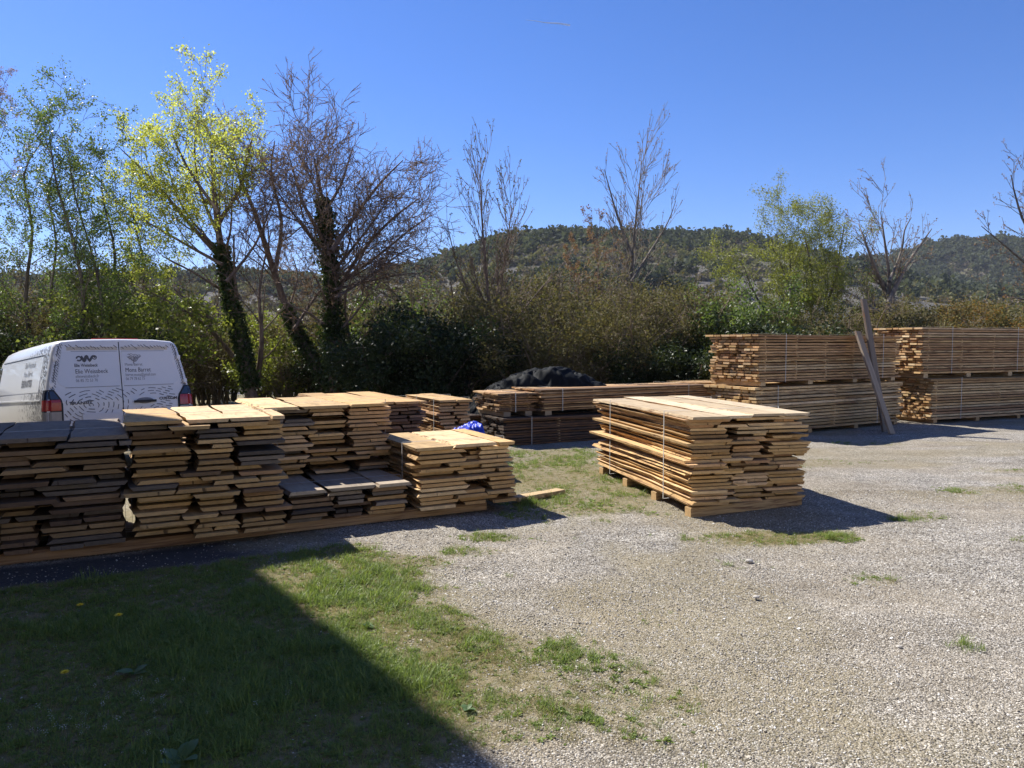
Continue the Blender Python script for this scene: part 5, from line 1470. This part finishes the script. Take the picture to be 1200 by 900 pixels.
def build_grass():
    rng = np.random.default_rng(31)
    V = [tuft_mesh(rng, 16, 0.055, 0.8, 0.0016, G_FRESH, 0.022) for _ in range(4)] + [tuft_mesh(rng, 14, 0.032, 1.2, 0.0016, G_DRY, 0.025) for _ in range(3)] + \
        [weed_mesh(rng, G_FRESH, 7, 0.045) for _ in range(2)] + [weed_mesh(rng, G_FRESH, 14, 0.022, 0.6) for _ in range(2)] + [tuft_mesh(rng, 18, 0.10, 0.5, 0.0018, G_FRESH, 0.02)]
    P, S, I = [], [], []
    for (y0, y1, dens) in [(2.9, 5.0, 1900), (5.0, 8.0, 1300), (8.0, 14.5, 450)]:
        X = 0.72 * y1 + 0.3; n = int(2 * X * (y1 - y0) * dens)
        x = rng.uniform(-X, X, n); y = rng.uniform(y0, y1, n)
        g = grass_mask(x, y); q = fbm(x * 2.2, y * 2.2, 91, 4)
        keep = in_view(x, y) & (rng.uniform(size=n) < sstep(0.10, 0.75, g + (q - 0.5) * 0.5)) & ~in_stack(x, y)
        w = row_w(x, y); keep &= ~((w > -0.62) & (x < -1.9))
        x, y, g, q = x[keep], y[keep], g[keep], q[keep]
        lawn = g > 0.55
        u = rng.uniform(size=len(x))
        shade = sstep(0.5, -0.6, x - np.interp(y, [3, 6.2, 7.5], [0.2, -1.95, -2.8]))
        dry = rng.uniform(size=len(x)) < (0.64 - 0.50 * shade - 0.32 * (q > 0.54) + 0.18 * (q < 0.42))
        i = np.where(dry, rng.integers(4, 7, len(x)), np.where(u < 0.60, rng.integers(0, 4, len(x)), np.where(u < 0.75, rng.integers(7, 9, len(x)), np.where(u < 0.955, rng.integers(9, 11, len(x)), 11))))
        s = rng.uniform(0.5, 1.2, len(x)) * (0.6 + 0.5 * g) * (0.62 + 0.62 * sstep(0.3, 0.7, q))
        P.append(np.stack([x, y, ground_z(x, y)], 1)); S.append(s); I.append(i)
    # single tufts that stand out
    for (a, b, k, sc_) in [(1135, 757, 9, 0.8), (1128, 757, 5, 0.7), (620, 590, 20, 1.1), (480, 690, 40, 0.8), (612, 588, 12, 1.1), (880, 625, 16, 0.5)]:
        p = on_ground(a, b)
        for _ in range(k):
            P.append(np.array([[p.x + rng.normal(0, 0.05 if k < 30 else 0.12), p.y + rng.normal(0, 0.04), 0.0]])); S.append(np.array([sc_ * rng.uniform(0.7, 1.3)])); I.append(np.array([rng.choice([0, 1, 2, 3, 11]) if k != 16 else 2]))
    P = np.concatenate(P); S = np.concatenate(S); I = np.concatenate(I)
    R = np.zeros((len(S), 3)); R[:, 2] = rng.uniform(0, 6.28, len(S)); R[:, 0] = rng.normal(0, 0.12, len(S)); R[:, 1] = rng.normal(0, 0.12, len(S))
    scatter('grass', P, np.stack([S, S, S], 1), R, I, V, 'short patchy grass, moss and small weeds on the yard', 'grass')
build_grass()

def build_flowers():
    m_pet = plain('dandelion_yellow', (0.85, 0.62, 0.02), 0.6, 0.15, 60); m_stem = plain('dandelion_stem', (0.12, 0.17, 0.05), 0.6)
    rg = random.Random(4)
    for (bx, by, tx, ty, lab) in [(96, 718, 94, 709, 'dandelion on a short stem, farthest back in the shaded lawn'), (135, 762, 139, 721, 'dandelion on a tall leaning stem in the shaded lawn'), (74, 800, 76, 788, 'dandelion nearest the left edge of the shaded lawn')]:
        p = on_ground(bx, by); q = at(tx, ty, p.y); root = empty('dandelion', p); tag(root, lab, 'flower', 'dandelions in the lawn')
        h = q - p
        MB().tube([Vector((0, 0, -0.01)), h * 0.5 + Vector((0.004, 0, 0)), h], [0.0028, 0.0024, 0.002], 6).build('stem', m_stem, root, True)
        V, F = [], []
        for ring, (L, up, k) in enumerate([(0.028, 0.15, 20), (0.023, 0.5, 16), (0.014, 1.0, 12)]):
            for j in range(k):
                t = 6.283 * j / k + ring * 0.2 + rg.uniform(-.06, .06); d = Vector((math.cos(t), math.sin(t), up)).normalized(); s = Vector((-math.sin(t), math.cos(t), 0)) * 0.0026
                o = len(V); V += [h - s * .5, h + d * L * 0.6 - s, h + d * L, h + d * L * 0.6 + s]; F.append((o, o + 1, o + 2, o + 3))
        link('flower_head', mk('flower_head', V, F, m_pet), root)
    # broad-leaved weeds
    m_leaf = leaf_mat('dock_leaf', [(0.09, 0.15, 0.05), (0.12, 0.19, 0.065), (0.10, 0.165, 0.07)], 0.35)
    for (a, b, n, L, lab) in [(212, 893, 7, 0.10, 'broad-leaved dock at the bottom edge in the shade'), (548, 832, 9, 0.045, 'small leafy weed rosette at the edge of the shadow'), (156, 790, 5, 0.09, 'small broad-leaved weed beside the tall dandelion'), (432, 735, 8, 0.05, 'tiny leafy weed rosette beyond the shadow edge')]:
        p = on_ground(a, b); V, F = [], []
        for k in range(n):
            t = 6.283 * k / n + rg.uniform(-0.4, 0.4); d = Vector((math.cos(t), math.sin(t), 0)); s = Vector((-d.y, d.x, 0)); l_ = L * rg.uniform(0.6, 1.1); up = rg.uniform(0.3, 0.9)
            o = len(V)
            for f, w in ((0.0, 0.05), (0.25, 0.22), (0.5, 0.30), (0.75, 0.22), (1.0, 0.02)):
                c = d * l_ * f + Vector((0, 0, l_ * up * f * (1.2 - 0.6 * f)))
                V += [c - s * w * l_ + Vector((0, 0, 0.10 * w * l_)), c, c + s * w * l_ + Vector((0, 0, 0.10 * w * l_))]
            for i in range(4):
                e = o + i * 3; F += [(e, e + 1, e + 4, e + 3), (e + 1, e + 2, e + 5, e + 4)]
        o = link('weed', mk('weed', V, F, m_leaf, None, True)); o.location = p; tag(o, lab, 'weed')
    # larger loose stones
    m_st = plain('pale_stone', (0.46, 0.43, 0.38), 0.85, 0.2, 30)
    import bmesh
    for (a, b, s, lab) in [(878, 659, 0.055, 'pale fist-sized stone on the gravel in front of the middle stack'), (886, 701, 0.04, 'small pale stone on the gravel, nearer than the fist-sized one'), (1053, 759, 0.03, 'small white stone left of the lone grass tuft')]:
        bm = bmesh.new(); bmesh.ops.create_icosphere(bm, subdivisions=2, radius=s / 2)
        for v in bm.verts: f = 1 + 0.25 * mnoise.noise(v.co * 40 + Vector((a, b, 0))); v.co = Vector((v.co.x * 1.25 * f, v.co.y * f, v.co.z * 0.65 * f))
        me = bpy.data.meshes.new('stone'); bm.to_mesh(me); bm.free(); me.materials.append(m_st)
        o = link('stone', me); p = on_ground(a, b); o.location = (p.x, p.y, s * 0.22); tag(o, lab, 'stone')
build_flowers()

def build_white_flowers():
    rng = np.random.default_rng(61); rg = random.Random(61)
    m_w = plain('petal_white', (0.75, 0.75, 0.72), 0.7); m_s = plain('flower_stalk', (0.11, 0.16, 0.05), 0.7)
    var = []
    for k in range(3):
        mb = MB(); h = 0.09 + 0.03 * k
        mb.tube([(0, 0, -0.005), (0.004 * k, 0.003, h * 0.5), (0.008, 0.0, h)], [0.0012, 0.001, 0.0008], 3, 0)
        for q in range(7):
            a = q * 2.4; c = Vector((0.008 + 0.007 * math.cos(a), 0.007 * math.sin(a), h - 0.003 * q)); s_ = 0.0019
            mb.add([c + Vector((s_, 0, 0)), c + Vector((0, s_, 0.001)), c - Vector((s_, 0, 0)), c - Vector((0, s_, -0.001))], [(0, 1, 2, 3)], 1)
        var.append(mk('flower', mb.V, mb.F, [m_s, m_w], mb.M))
    P = []
    for (a, b, n, sp) in [(120, 860, 22, 0.25), (170, 830, 14, 0.2), (90, 880, 12, 0.2), (300, 800, 8, 0.5), (230, 850, 8, 0.3), (330, 700, 6, 0.5)]:
        p = on_ground(a, b)
        for _ in range(n): P.append((p.x + rg.gauss(0, sp), p.y + rg.gauss(0, sp * 0.7), 0.0))
    n = len(P); S = rng.uniform(0.6, 1.2, n); R = rng.normal(0, 0.15, (n, 3)); R[:, 2] = rng.uniform(0, 6.28, n)
    scatter('white_flowers', P, np.stack([S, S, S], 1), R, rng.integers(0, 3, n), var, 'tiny white flowers among the grass of the shaded lawn', 'flowers')
build_white_flowers()
